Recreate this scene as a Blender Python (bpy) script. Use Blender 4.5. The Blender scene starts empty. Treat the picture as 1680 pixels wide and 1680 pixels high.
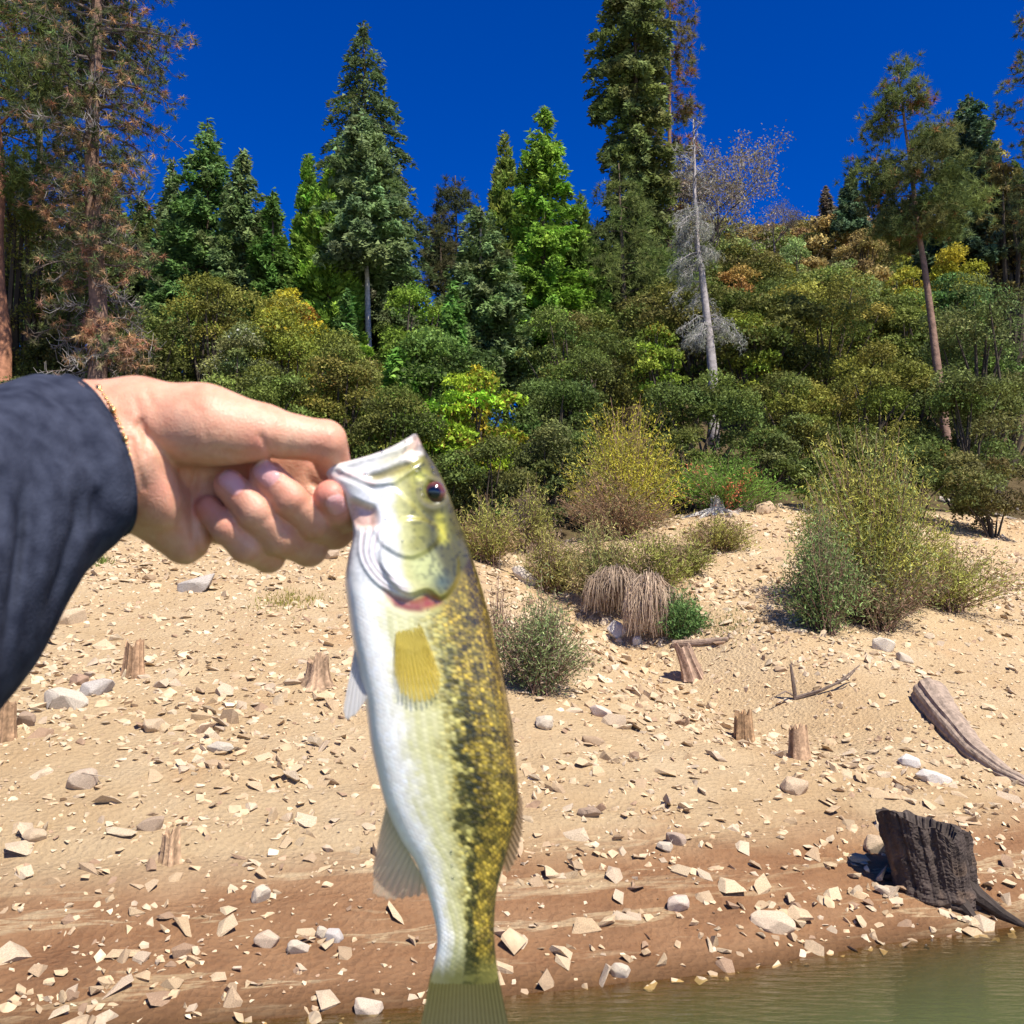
import bpy, bmesh, math
import numpy as np
from mathutils import Vector, Matrix

scene = bpy.context.scene
rng = np.random.default_rng(7)
R = math.radians

# ------------------------------------------------------------------ camera
CAM_Z, PITCH, FOC = 1.6, R(8.0), 0.98          # metres above the water, upward tilt, focal length / image side
cam_d = bpy.data.cameras.new('camera')
cam = bpy.data.objects.new('camera', cam_d)
scene.collection.objects.link(cam)
cam.location = (0, 0, CAM_Z)
cam.rotation_euler = (R(90) + PITCH, 0, 0)
cam_d.sensor_width = 36.0
cam_d.lens = 36.0 * FOC
cam_d.clip_start = 0.02
cam_d.clip_end = 5000
cam_d.dof.use_dof = True                        # focused on the bank; the hand and fish are a little soft
cam_d.dof.focus_distance = 11.0
cam_d.dof.aperture_fstop = 25.0
scene.camera = cam

# ------------------------------------------------------------------ sky, sun, exposure
SUN = Vector((0.33, -0.46, 0.82)).normalized()
world = bpy.data.worlds.new('World'); scene.world = world; world.use_nodes = True
wn = world.node_tree.nodes; wl = world.node_tree.links
bg = wn['Background']
sky = wn.new('ShaderNodeTexSky'); sky.sky_type = 'NISHITA'; sky.sun_disc = False
sky.sun_elevation = math.asin(SUN.z)
sky.sun_rotation = math.atan2(SUN.x, SUN.y)
sky.altitude = 3000; sky.air_density = 1.0; sky.dust_density = 0.0; sky.ozone_density = 6.0
hs = wn.new('ShaderNodeHueSaturation'); hs.inputs['Hue'].default_value = 0.522
hs.inputs['Saturation'].default_value = 1.35; hs.inputs['Value'].default_value = 1.0
wl.new(sky.outputs[0], hs.inputs['Color']); wl.new(hs.outputs[0], bg.inputs['Color'])
bg.inputs['Strength'].default_value = 0.092
sl = bpy.data.lights.new('sun', 'SUN'); sl.energy = 4.6; sl.angle = R(0.53); sl.color = (1.0, 0.95, 0.87)
so = bpy.data.objects.new('sun', sl); scene.collection.objects.link(so)
so.rotation_euler = (-SUN).to_track_quat('-Z', 'Y').to_euler(); so.location = (6, -6, 12)
vs = scene.view_settings
vs.view_transform = 'Standard'; vs.look = 'None'; vs.gamma = 1.0; vs.use_curve_mapping = False
vs.exposure = 0.95
scene.cycles.max_bounces = 6; scene.cycles.transparent_max_bounces = 12
scene.cycles.use_denoising = True

# ------------------------------------------------------------------ helpers
COL = scene.collection
CP, SP = math.cos(PITCH), math.sin(PITCH)
FPX = FOC * 1680.0

def ray(u, v):
    """direction of the line of sight through a pixel of the 1680 px photograph (forward part = 1)"""
    dx = (u - 840.0) / FPX; dv = (840.0 - v) / FPX
    return np.array([dx, CP - dv * SP, SP + dv * CP])

def zat(v, y):
    """height above the water that shows at image row v when standing at ground distance y"""
    dv = (840.0 - v) / FPX
    return CAM_Z + y * (dv * CP + SP) / (CP - dv * SP)

def xat(u, y, z):
    return (u - 840.0) / FPX * (y * CP + (z - CAM_Z) * SP)

def mpp(y):                                      # metres per photograph pixel at distance y
    return y / FPX

def hash01(ix, iy, iz=0, seed=0):
    h = (ix.astype(np.int64) * 374761393 + iy.astype(np.int64) * 668265263 + np.asarray(iz).astype(np.int64) * 2147483647 + seed * 1274126177) & 0xffffffff
    h = ((h ^ (h >> 13)) * 1274126177) & 0xffffffff
    h = h ^ (h >> 16)
    return (h & 0xffff) / 65535.0

def noise2(x, y, seed=0):
    x = np.asarray(x, float); y = np.asarray(y, float)
    ix = np.floor(x); iy = np.floor(y); fx = x - ix; fy = y - iy
    fx = fx * fx * (3 - 2 * fx); fy = fy * fy * (3 - 2 * fy)
    a = hash01(ix, iy, 0, seed); b = hash01(ix + 1, iy, 0, seed); c = hash01(ix, iy + 1, 0, seed); d = hash01(ix + 1, iy + 1, 0, seed)
    return (a * (1 - fx) + b * fx) * (1 - fy) + (c * (1 - fx) + d * fx) * fy

def noise3(p, seed=0):
    p = np.asarray(p, float); i = np.floor(p); f = p - i; f = f * f * (3 - 2 * f)
    out = 0
    for dx in (0, 1):
        for dy in (0, 1):
            for dz in (0, 1):
                w = (f[..., 0] if dx else 1 - f[..., 0]) * (f[..., 1] if dy else 1 - f[..., 1]) * (f[..., 2] if dz else 1 - f[..., 2])
                out = out + w * hash01(i[..., 0] + dx, i[..., 1] + dy, i[..., 2] + dz, seed)
    return out

def fbm2(x, y, o=4, seed=0):
    s = 0; a = 0.5
    for k in range(o):
        s = s + a * noise2(x * 2 ** k, y * 2 ** k, seed + k); a *= 0.5
    return s

def sstep(a, b, x):
    t = np.clip((np.asarray(x, float) - a) / (b - a), 0, 1)
    return t * t * (3 - 2 * t)

def mesh_np(name, verts, faces, mat, parent=None, col=None, smooth=False, extra=None):
    """one mesh object from numpy arrays; faces: (n,3) or (n,4) array, or a list of such arrays"""
    if not isinstance(faces, (list, tuple)):
        faces = [faces]
    faces = [np.asarray(f, np.int32) for f in faces if len(f)]
    me = bpy.data.meshes.new(name)
    verts = np.asarray(verts, np.float32)
    me.vertices.add(len(verts)); me.vertices.foreach_set('co', verts.ravel())
    nl = sum(f.size for f in faces); npoly = sum(len(f) for f in faces)
    me.loops.add(nl); me.polygons.add(npoly)
    me.loops.foreach_set('vertex_index', np.concatenate([f.ravel() for f in faces]))
    tot = np.concatenate([np.full(len(f), f.shape[1], np.int32) for f in faces])
    st = np.zeros(npoly, np.int32); st[1:] = np.cumsum(tot)[:-1]
    me.polygons.foreach_set('loop_start', st)
    me.polygons.foreach_set('use_smooth', np.full(npoly, smooth, bool))
    me.update(calc_edges=True)
    if col is not None:
        c = np.ones((len(verts), 4), np.float32); c[:, :3] = col
        at = me.attributes.new('Col', 'FLOAT_COLOR', 'POINT'); at.data.foreach_set('color', c.ravel())
    if extra:
        for k, v in extra.items():
            at = me.attributes.new(k, 'FLOAT', 'POINT'); at.data.foreach_set('value', np.asarray(v, np.float32))
    me.validate()
    if mat is not None:
        me.materials.append(mat)
    o = bpy.data.objects.new(name, me); COL.objects.link(o)
    if parent is not None:
        o.parent = parent
    return o

def tag(o, label=None, cat=None, group=None, kind=None):
    if label: o['label'] = label
    if cat: o['category'] = cat
    if group: o['group'] = group
    if kind: o['kind'] = kind
    return o

def thing(name, label, cat, loc=(0, 0, 0), group=None):
    e = bpy.data.objects.new(name, None); COL.objects.link(e)
    e.location = loc; e.empty_display_size = 0.2
    return tag(e, label, cat, group)

def sub(o, loc):
    """vertices were given in world space: keep them there although the parent stands at loc"""
    o.data.transform(Matrix.Translation(-Vector(loc))); return o

class Geo:
    """collects world-space pieces of one part"""
    def __init__(s): s.v = []; s.q = []; s.t = []; s.c = []; s.n = 0
    def add(s, v, q=None, t=None, c=(1, 1, 1)):
        v = np.asarray(v, float).reshape(-1, 3)
        if q is not None and len(q): s.q.append(np.asarray(q) + s.n)
        if t is not None and len(t): s.t.append(np.asarray(t) + s.n)
        s.v.append(v); s.c.append(np.broadcast_to(np.asarray(c, float), v.shape)); s.n += len(v)
    def tube(s, pts, rad, seg=6, c=(1, 1, 1), rough=0.0, cap=True, ridge=0.0):
        pts = np.asarray(pts, float); rad = np.broadcast_to(np.asarray(rad, float), (len(pts),))
        d = np.gradient(pts, axis=0); d /= np.linalg.norm(d, axis=1)[:, None] + 1e-9
        ref = np.array([0.31, 0.17, 0.93]) if abs(d[0][2]) < 0.8 else np.array([0.93, 0.3, 0.1])
        a = np.cross(d, ref); a /= np.linalg.norm(a, axis=1)[:, None] + 1e-9
        b = np.cross(d, a)
        th = np.arange(seg) / seg * 2 * np.pi
        rr = rad[:, None] * (1 + rough * (rng.random((len(pts), seg)) - 0.5) + (ridge * (rng.random((1, seg)) - 0.5) if ridge else 0))
        ring = pts[:, None] + rr[..., None] * (np.cos(th)[None, :, None] * a[:, None] + np.sin(th)[None, :, None] * b[:, None])
        m = len(pts); i = np.arange(m - 1)[:, None] * seg; j = np.arange(seg)[None]
        q = np.stack([i + j, i + (j + 1) % seg, i + seg + (j + 1) % seg, i + seg + j], -1).reshape(-1, 4)
        t = None
        v = ring.reshape(-1, 3)
        if cap:
            v = np.vstack([v, pts[:1], pts[-1:]])
            k = np.arange(seg); e0 = m * seg; e1 = e0 + 1; o = (m - 1) * seg
            t = np.vstack([np.stack([np.full(seg, e0), (k + 1) % seg, k], -1), np.stack([np.full(seg, e1), o + k, o + (k + 1) % seg], -1)])
        s.add(v, q, t, c)
    def build(s, name, mat, parent=None, loc=None, smooth=False):
        f = []
        if s.q: f.append(np.vstack(s.q))
        if s.t: f.append(np.vstack(s.t))
        o = mesh_np(name, np.vstack(s.v), f, mat, parent, np.vstack(s.c), smooth)
        return sub(o, loc) if loc is not None else o

def nodes(name):
    m = bpy.data.materials.new(name); m.use_nodes = True
    nt = m.node_tree; return m, nt.nodes, nt.links, nt.nodes['Principled BSDF']

def mat_attr(name, rough=0.7, spec=0.3, transl=0.0, bump=0.0, bscale=30.0, var=0.0, vscale=8.0, mul=1.0, sheen=0.0):
    """colour from the piece's own colour attribute, with grain"""
    m, n, l, p = nodes(name)
    at = n.new('ShaderNodeAttribute'); at.attribute_name = 'Col'
    c = at.outputs['Color']
    p.inputs['Roughness'].default_value = rough; p.inputs['Specular IOR Level'].default_value = spec
    if var:
        tc = n.new('ShaderNodeTexCoord'); nz = n.new('ShaderNodeTexNoise'); nz.inputs['Scale'].default_value = vscale; nz.inputs['Detail'].default_value = 8
        l.new(tc.outputs['Object'], nz.inputs['Vector'])
        mr = n.new('ShaderNodeMapRange'); mr.inputs['From Min'].default_value = 0.3; mr.inputs['From Max'].default_value = 0.7
        mr.inputs['To Min'].default_value = 1 - var; mr.inputs['To Max'].default_value = 1 + var
        l.new(nz.outputs['Fac'], mr.inputs['Value'])
        vm = n.new('ShaderNodeVectorMath'); vm.operation = 'SCALE'; l.new(c, vm.inputs[0]); l.new(mr.outputs[0], vm.inputs['Scale']); c = vm.outputs[0]
    l.new(c, p.inputs['Base Color'])
    if bump:
        tc = n.new('ShaderNodeTexCoord'); nz = n.new('ShaderNodeTexNoise'); nz.inputs['Scale'].default_value = bscale; nz.inputs['Detail'].default_value = 10; nz.inputs['Roughness'].default_value = 0.65
        l.new(tc.outputs['Object'], nz.inputs['Vector'])
        b = n.new('ShaderNodeBump'); b.inputs['Strength'].default_value = bump; b.inputs['Distance'].default_value = 0.02
        l.new(nz.outputs['Fac'], b.inputs['Height']); l.new(b.outputs[0], p.inputs['Normal'])
    if transl:
        tr = n.new('ShaderNodeBsdfTranslucent'); l.new(c, tr.inputs['Color'])
        mx = n.new('ShaderNodeMixShader'); mx.inputs[0].default_value = transl
        l.new(p.outputs[0], mx.inputs[1]); l.new(tr.outputs[0], mx.inputs[2])
        l.new(mx.outputs[0], n['Material Output'].inputs['Surface'])
    return m

M_LEAF = mat_attr('leaf_foliage', rough=0.65, spec=0.12, transl=0.30)
M_NEEDLE = mat_attr('needle_foliage', rough=0.75, spec=0.08, transl=0.30)
M_BARK = mat_attr('bark', rough=0.9, spec=0.1, bump=0.9, bscale=14, var=0.35, vscale=9)
M_TWIG = mat_attr('twig', rough=0.9, spec=0.1)
M_ROCK = mat_attr('shale_rock', rough=0.9, spec=0.12, bump=0.6, bscale=22, var=0.22, vscale=14)
M_WOOD = mat_attr('weathered_wood', rough=0.85, spec=0.15, bump=0.5, bscale=40, var=0.3, vscale=20)

# ------------------------------------------------------------------ terrain
def shore(x):
    x = np.asarray(x, float)
    y = 4.95 + np.where(x > 0, 0.43, 0.2) * x - 0.004 * np.clip(x - 2, 0, 60) ** 2 * 0.5
    y = np.where(x > 25, 4.95 + 0.36 * 25, y); y = np.where(x < -25, 4.95 - 0.2 * 25, y)
    return y + 0.10 * (fbm2(x * 0.9 + 3, x * 0 + 7, 3, 5) - 0.45) * 2

GULLY = np.array([[2.75, 8.4], [2.45, 9.6], [1.9, 10.9], [1.35, 12.2], [0.8, 13.6], [0.2, 15.2]])

def seg_dist(x, y, P):
    best = np.full(np.shape(x), 1e9); tt = np.zeros(np.shape(x))
    n = len(P) - 1
    for i in range(n):
        a, b = P[i], P[i + 1]; ab = b - a
        t = np.clip(((x - a[0]) * ab[0] + (y - a[1]) * ab[1]) / (ab @ ab), 0, 1)
        d = np.hypot(x - a[0] - t * ab[0], y - a[1] - t * ab[1])
        k = d < best; best = np.where(k, d, best); tt = np.where(k, (i + t) / n, tt)
    return best, tt

def terrain(x, y, fine=True):
    x = np.asarray(x, float); y = np.asarray(y, float)
    d = (y - shore(x)) * 0.97
    rt = sstep(0.5, 5.0, x)
    k = 0.325 + 0.05 * rt
    dc = 10.4 + 1.7 * rt + 0.8 * (noise2(x * 0.35, x * 0, 3) - 0.5)
    under = np.maximum(0.20 * np.minimum(d, 0), -3.0)
    bank = k * np.clip(d, 0, dc)
    a = x / np.maximum(y, 4)
    s2 = 0.22 + 0.32 * sstep(-0.06, 0.20, a)
    e = np.clip(d - dc, 0, None)
    hill = 0.10 * np.minimum(e, 3.0) + s2 * np.clip(e - 2.5, 0, 82) + 0.05 * np.clip(e - 84, 0, 60)
    h = under + bank + hill
    g, t = seg_dist(x, y, GULLY)
    dep = np.interp(t, [0, 0.15, 0.5, 1], [0.0, 0.28, 0.62, 0.35])
    h = h - dep * np.exp(-(g / 0.85) ** 2)
    on = sstep(0.0, 0.6, d)
    h = h + on * (0.22 * (fbm2(x * 0.45 + 9, y * 0.45, 3, 11) - 0.45))
    if fine:
        h = h + on * (0.05 * (fbm2(x * 3.1, y * 3.1, 3, 21) - 0.45) + 0.018 * (noise2(x * 14, y * 14, 31) - 0.5))
        # little wave-cut steps along the old water lines
        z0 = h
        st = np.sin(z0 * 2 * np.pi / 0.13 + 2.0 * noise2(x * 0.6, y * 0.6, 41)) * 0.011 * (1 - sstep(0.7, 1.3, z0)) * on
        h = h + st
    return h

def hit(u, v):
    """where the line of sight through a pixel meets the ground"""
    d = ray(u, v); t = np.linspace(2.5, 130, 9000)
    X, Y, Z = d[0] * t, d[1] * t, CAM_Z + d[2] * t
    below = Z <= terrain(X, Y, False)
    i = int(np.argmax(below)) if below.any() else len(t) - 1
    return np.array([X[i], Y[i], float(terrain(X[i], Y[i]))])

def ground_at(u, y):
    """ground point seen in image column u at distance y"""
    x = (u - 840) / FPX * y
    for _ in range(4):
        z = float(terrain(x, y)); x = xat(u, y, z)
    return np.array([x, y, z])

def axis_pts(lo, hi, f0, f1, step, grow=1.07):
    mid = np.arange(f0, f1 + 1e-6, step)
    a = []; p = f1; s = step
    while p < hi: s *= grow; p += s; a.append(p)
    b = []; p = f0; s = step
    while p > lo: s *= grow; p -= s; b.append(p)
    return np.concatenate([np.array(b[::-1]), mid, np.array(a)])

def build_ground():
    gx = axis_pts(-900, 900, -6.5, 8.0, 0.085, 1.075); gy = axis_pts(-500, 1500, 4.3, 18.5, 0.075, 1.075)
    X, Y = np.meshgrid(gx, gy); Z = terrain(X, Y)
    nx, ny = len(gx), len(gy)
    i = np.arange(ny - 1)[:, None] * nx; j = np.arange(nx - 1)[None]
    q = np.stack([i + j, i + j + 1, i + nx + j + 1, i + nx + j], -1).reshape(-1, 4)
    d = (Y - shore(X))
    rt = sstep(0.5, 5.0, X); dc = 10.4 + 1.7 * rt
    forest = sstep(-0.3, 1.2, d - dc + 1.2 * (fbm2(X * 0.7, Y * 0.7, 3, 77) - 0.45))
    m, n, l, p = nodes('bank_soil')
    p.inputs['Roughness'].default_value = 0.95; p.inputs['Specular IOR Level'].default_value = 0.1
    geo = n.new('ShaderNodeNewGeometry'); sep = n.new('ShaderNodeSeparateXYZ'); l.new(geo.outputs['Position'], sep.inputs[0])
    def noise(scale, det=6, vec=None, rough=0.6):
        nz = n.new('ShaderNodeTexNoise'); nz.inputs['Scale'].default_value = scale; nz.inputs['Detail'].default_value = det; nz.inputs['Roughness'].default_value = rough
        l.new(vec or geo.outputs['Position'], nz.inputs['Vector']); return nz.outputs['Fac']
    def math_(op, a, b=None, clamp=False):
        k = n.new('ShaderNodeMath'); k.operation = op; k.use_clamp = clamp
        for s, v in ((0, a), (1, b)):
            if v is None: continue
            if isinstance(v, (int, float)): k.inputs[s].default_value = v
            else: l.new(v, k.inputs[s])
        return k.outputs[0]
    def ramp(f, stops, interp='LINEAR'):
        r = n.new('ShaderNodeValToRGB'); r.color_ramp.interpolation = interp
        e = r.color_ramp.elements
        while len(e) < len(stops): e.new(0.5)
        for k, (pos, c) in zip(e, stops): k.position = pos; k.color = (*c, 1)
        l.new(f, r.inputs[0]); return r.outputs[0]
    def mix(f, a, b):
        k = n.new('ShaderNodeMix'); k.data_type = 'RGBA'
        if isinstance(f, float): k.inputs[0].default_value = f
        else: l.new(f, k.inputs[0])
        for s, v in ((6, a), (7, b)):
            if isinstance(v, tuple): k.inputs[s].default_value = (*v, 1)
            else: l.new(v, k.inputs[s])
        return k.outputs[2]
    sand = ramp(noise(1.1, 8), [(0.30, (0.44, 0.295, 0.15)), (0.5, (0.50, 0.36, 0.20)), (0.7, (0.54, 0.41, 0.245))])
    grit = ramp(noise(48, 10, rough=0.85), [(0.40, (0, 0, 0)), (0.60, (1, 1, 1))])
    sand = mix(math_('MULTIPLY', grit, 0.55, True), sand, (0.40, 0.28, 0.155))
    rust = ramp(noise(0.8, 5), [(0.58, (0, 0, 0)), (0.72, (1, 1, 1))])
    sand = mix(math_('MULTIPLY', rust, 0.35), sand, (0.42, 0.22, 0.09))
    # damp reddish soil in bands along former water lines: follows height, broken by noise
    st = n.new('ShaderNodeMapping'); st.vector_type = 'POINT'; st.inputs['Scale'].default_value = (0.45, 0.45, 9.5)
    l.new(geo.outputs['Position'], st.inputs[0])
    bands = noise(1.0, 6, st.outputs[0], 0.65)
    zz = math_('ADD', sep.outputs['Z'], math_('MULTIPLY', math_('SUBTRACT', noise(0.5, 3), 0.5), 0.45))
    wet = n.new('ShaderNodeMapRange'); wet.inputs['From Min'].default_value = 0.52; wet.inputs['From Max'].default_value = 0.34
    l.new(zz, wet.inputs['Value'])
    bsel = ramp(bands, [(0.33, (0.0, 0.0, 0.0)), (0.41, (1, 1, 1)), (0.56, (0.9, 0.9, 0.9)), (0.585, (0.05, 0.05, 0.05)), (0.62, (0.85, 0.85, 0.85)), (0.70, (0.4, 0.4, 0.4))])
    soil = ramp(noise(2.2, 7), [(0.3, (0.20, 0.090, 0.040)), (0.5, (0.29, 0.145, 0.066)), (0.7, (0.37, 0.205, 0.10))])
    soil = mix(math_('MULTIPLY', grit, 0.5, True), soil, (0.26, 0.15, 0.08))
    base = mix(math_('MULTIPLY', wet.outputs[0], bsel), sand, soil)
    # saturated edge at the water
    edge = n.new('ShaderNodeMapRange'); edge.inputs['From Min'].default_value = 0.07; edge.inputs['From Max'].default_value = 0.0
    l.new(sep.outputs['Z'], edge.inputs['Value'])
    base = mix(math_('MULTIPLY', edge.outputs[0], 0.8), base, (0.12, 0.062, 0.026))
    # leaf litter under the trees
    at = n.new('ShaderNodeAttribute'); at.attribute_name = 'forest'
    lit = ramp(noise(3.0, 8), [(0.3, (0.045, 0.032, 0.016)), (0.55, (0.10, 0.072, 0.036)), (0.75, (0.07, 0.07, 0.026))])
    base = mix(at.outputs['Fac'], base, lit)
    l.new(base, p.inputs['Base Color'])
    vo = n.new('ShaderNodeTexVoronoi'); vo.inputs['Scale'].default_value = 26; l.new(geo.outputs['Position'], vo.inputs['Vector'])
    hgt = math_('ADD', math_('MULTIPLY', noise(60, 10, rough=0.75), 0.7), math_('MULTIPLY', vo.outputs['Distance'], 0.6))
    b = n.new('ShaderNodeBump'); b.inputs['Strength'].default_value = 1.0; b.inputs['Distance'].default_value = 0.035
    l.new(hgt, b.inputs['Height']); l.new(b.outputs[0], p.inputs['Normal'])
    o = mesh_np('ground', np.stack([X, Y, Z], -1).reshape(-1, 3), q, m, smooth=True, extra={'forest': forest.ravel()})
    tag(o, 'bare sandy drawdown bank rising from the water to the wooded hill', kind='structure')

def build_water():
    gx = axis_pts(-900, 900, -3, 6, 0.2, 1.15); gy = axis_pts(-900, 30, 2, 8.5, 0.09, 1.15)
    X, Y = np.meshgrid(gx, gy); nx, ny = len(gx), len(gy)
    depth = np.clip(-terrain(X, Y, False), 0, 5)
    i = np.arange(ny - 1)[:, None] * nx; j = np.arange(nx - 1)[None]
    q = np.stack([i + j, i + j + 1, i + nx + j + 1, i + nx + j], -1).reshape(-1, 4)
    m, n, l, p = nodes('lake_water')
    at = n.new('ShaderNodeAttribute'); at.attribute_name = 'depth'
    ex = n.new('ShaderNodeMath'); ex.operation = 'MULTIPLY'; ex.inputs[1].default_value = 5.0; l.new(at.outputs['Fac'], ex.inputs[0])
    om = n.new('ShaderNodeMath'); om.operation = 'SUBTRACT'; om.inputs[0].default_value = 0
    l.new(ex.outputs[0], om.inputs[1])
    e2 = n.new('ShaderNodeMath'); e2.operation = 'EXPONENT'; l.new(om.outputs[0], e2.inputs[0])
    turb = n.new('ShaderNodeMath'); turb.operation = 'SUBTRACT'; turb.inputs[0].default_value = 1.0; l.new(e2.outputs[0], turb.inputs[1])
    tr = n.new('ShaderNodeBsdfTransparent'); tr.inputs['Color'].default_value = (0.86, 0.80, 0.62, 1)
    df = n.new('ShaderNodeBsdfDiffuse'); df.inputs['Color'].default_value = (0.088, 0.112, 0.046, 1)
    body = n.new('ShaderNodeMixShader'); l.new(turb.outputs[0], body.inputs[0]); l.new(tr.outputs[0], body.inputs[1]); l.new(df.outputs[0], body.inputs[2])
    gl = n.new('ShaderNodeBsdfGlossy'); gl.inputs['Roughness'].default_value = 0.012
    fr = n.new('ShaderNodeFresnel'); fr.inputs['IOR'].default_value = 1.42
    geo = n.new('ShaderNodeNewGeometry'); mp = n.new('ShaderNodeMapping'); mp.inputs['Scale'].default_value = (1.1, 3.4, 1)
    l.new(geo.outputs['Position'], mp.inputs[0])
    nz = n.new('ShaderNodeTexNoise'); nz.inputs['Scale'].default_value = 5.5; nz.inputs['Detail'].default_value = 4; nz.inputs['Roughness'].default_value = 0.5
    l.new(mp.outputs[0], nz.inputs['Vector'])
    b = n.new('ShaderNodeBump'); b.inputs['Strength'].default_value = 0.16; b.inputs['Distance'].default_value = 0.03; l.new(nz.outputs['Fac'], b.inputs['Height'])
    for s in (gl, fr): l.new(b.outputs[0], s.inputs['Normal'])
    mx = n.new('ShaderNodeMixShader'); l.new(fr.outputs[0], mx.inputs[0]); l.new(body.outputs[0], mx.inputs[1]); l.new(gl.outputs[0], mx.inputs[2])
    l.new(mx.outputs[0], n['Material Output'].inputs['Surface'])
    o = mesh_np('water', np.stack([X, Y, X * 0], -1).reshape(-1, 3), q, m, smooth=True, extra={'depth': depth.ravel()})
    tag(o, 'calm greenish brown lake water at the foot of the bank', kind='structure')

build_ground()
build_water()

# ------------------------------------------------------------------ vegetation
def unit(a):
    return a / (np.linalg.norm(a, axis=-1, keepdims=True) + 1e-9)

def rand_dir(n):
    return unit(rng.normal(size=(n, 3)))

def leaf_quads(c, a, b, L, W):
    """pointed leaves: centre, length axis, width axis"""
    L = np.broadcast_to(L, (len(c),))[:, None] * 0.5; W = np.broadcast_to(W, (len(c),))[:, None] * 0.5
    v = np.stack([c - a * L * 0.7 + b * W, c - a * L * 0.7 - b * W, c + a * L], 1).reshape(-1, 3)
    return v, np.arange(len(c) * 3).reshape(-1, 3)

def needle_tris(c, a, b, L, W):
    L = np.broadcast_to(L, (len(c),))[:, None]; W = np.broadcast_to(W, (len(c),))[:, None] * 0.5
    v = np.stack([c - b * W, c + b * W, c + a * L], 1).reshape(-1, 3)
    return v, np.arange(len(c) * 3).reshape(-1, 3)

def tint(base, n, val=0.2, hue=0.06):
    base = np.asarray(base, float)
    f = np.exp(rng.normal(0, val, (n, 1)))
    h = 1 + rng.normal(0, hue, (n, 3))
    return np.clip(base * f * h, 0.003, 0.9)

def make_trunk(root, loc, pts, r0, r1, col, seg=8, name='trunk', extra=None):
    g = Geo()
    n = 14
    pts = np.asarray(pts, float)
    t = np.linspace(0, 1, n)
    ts = np.linspace(0, 1, len(pts))
    P = np.stack([np.interp(t, ts, pts[:, k]) for k in range(3)], -1)
    P[1:-1] += rng.normal(0, r0 * 0.12, (n - 2, 3))
    P[0, 2] -= 0.3
    rad = r0 + (r1 - r0) * t; rad[0] *= 1.3
    g.tube(P, rad, seg, col, 0.15)
    if extra: extra(g)
    return g.build(name, M_BARK, root, loc, True)

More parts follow.
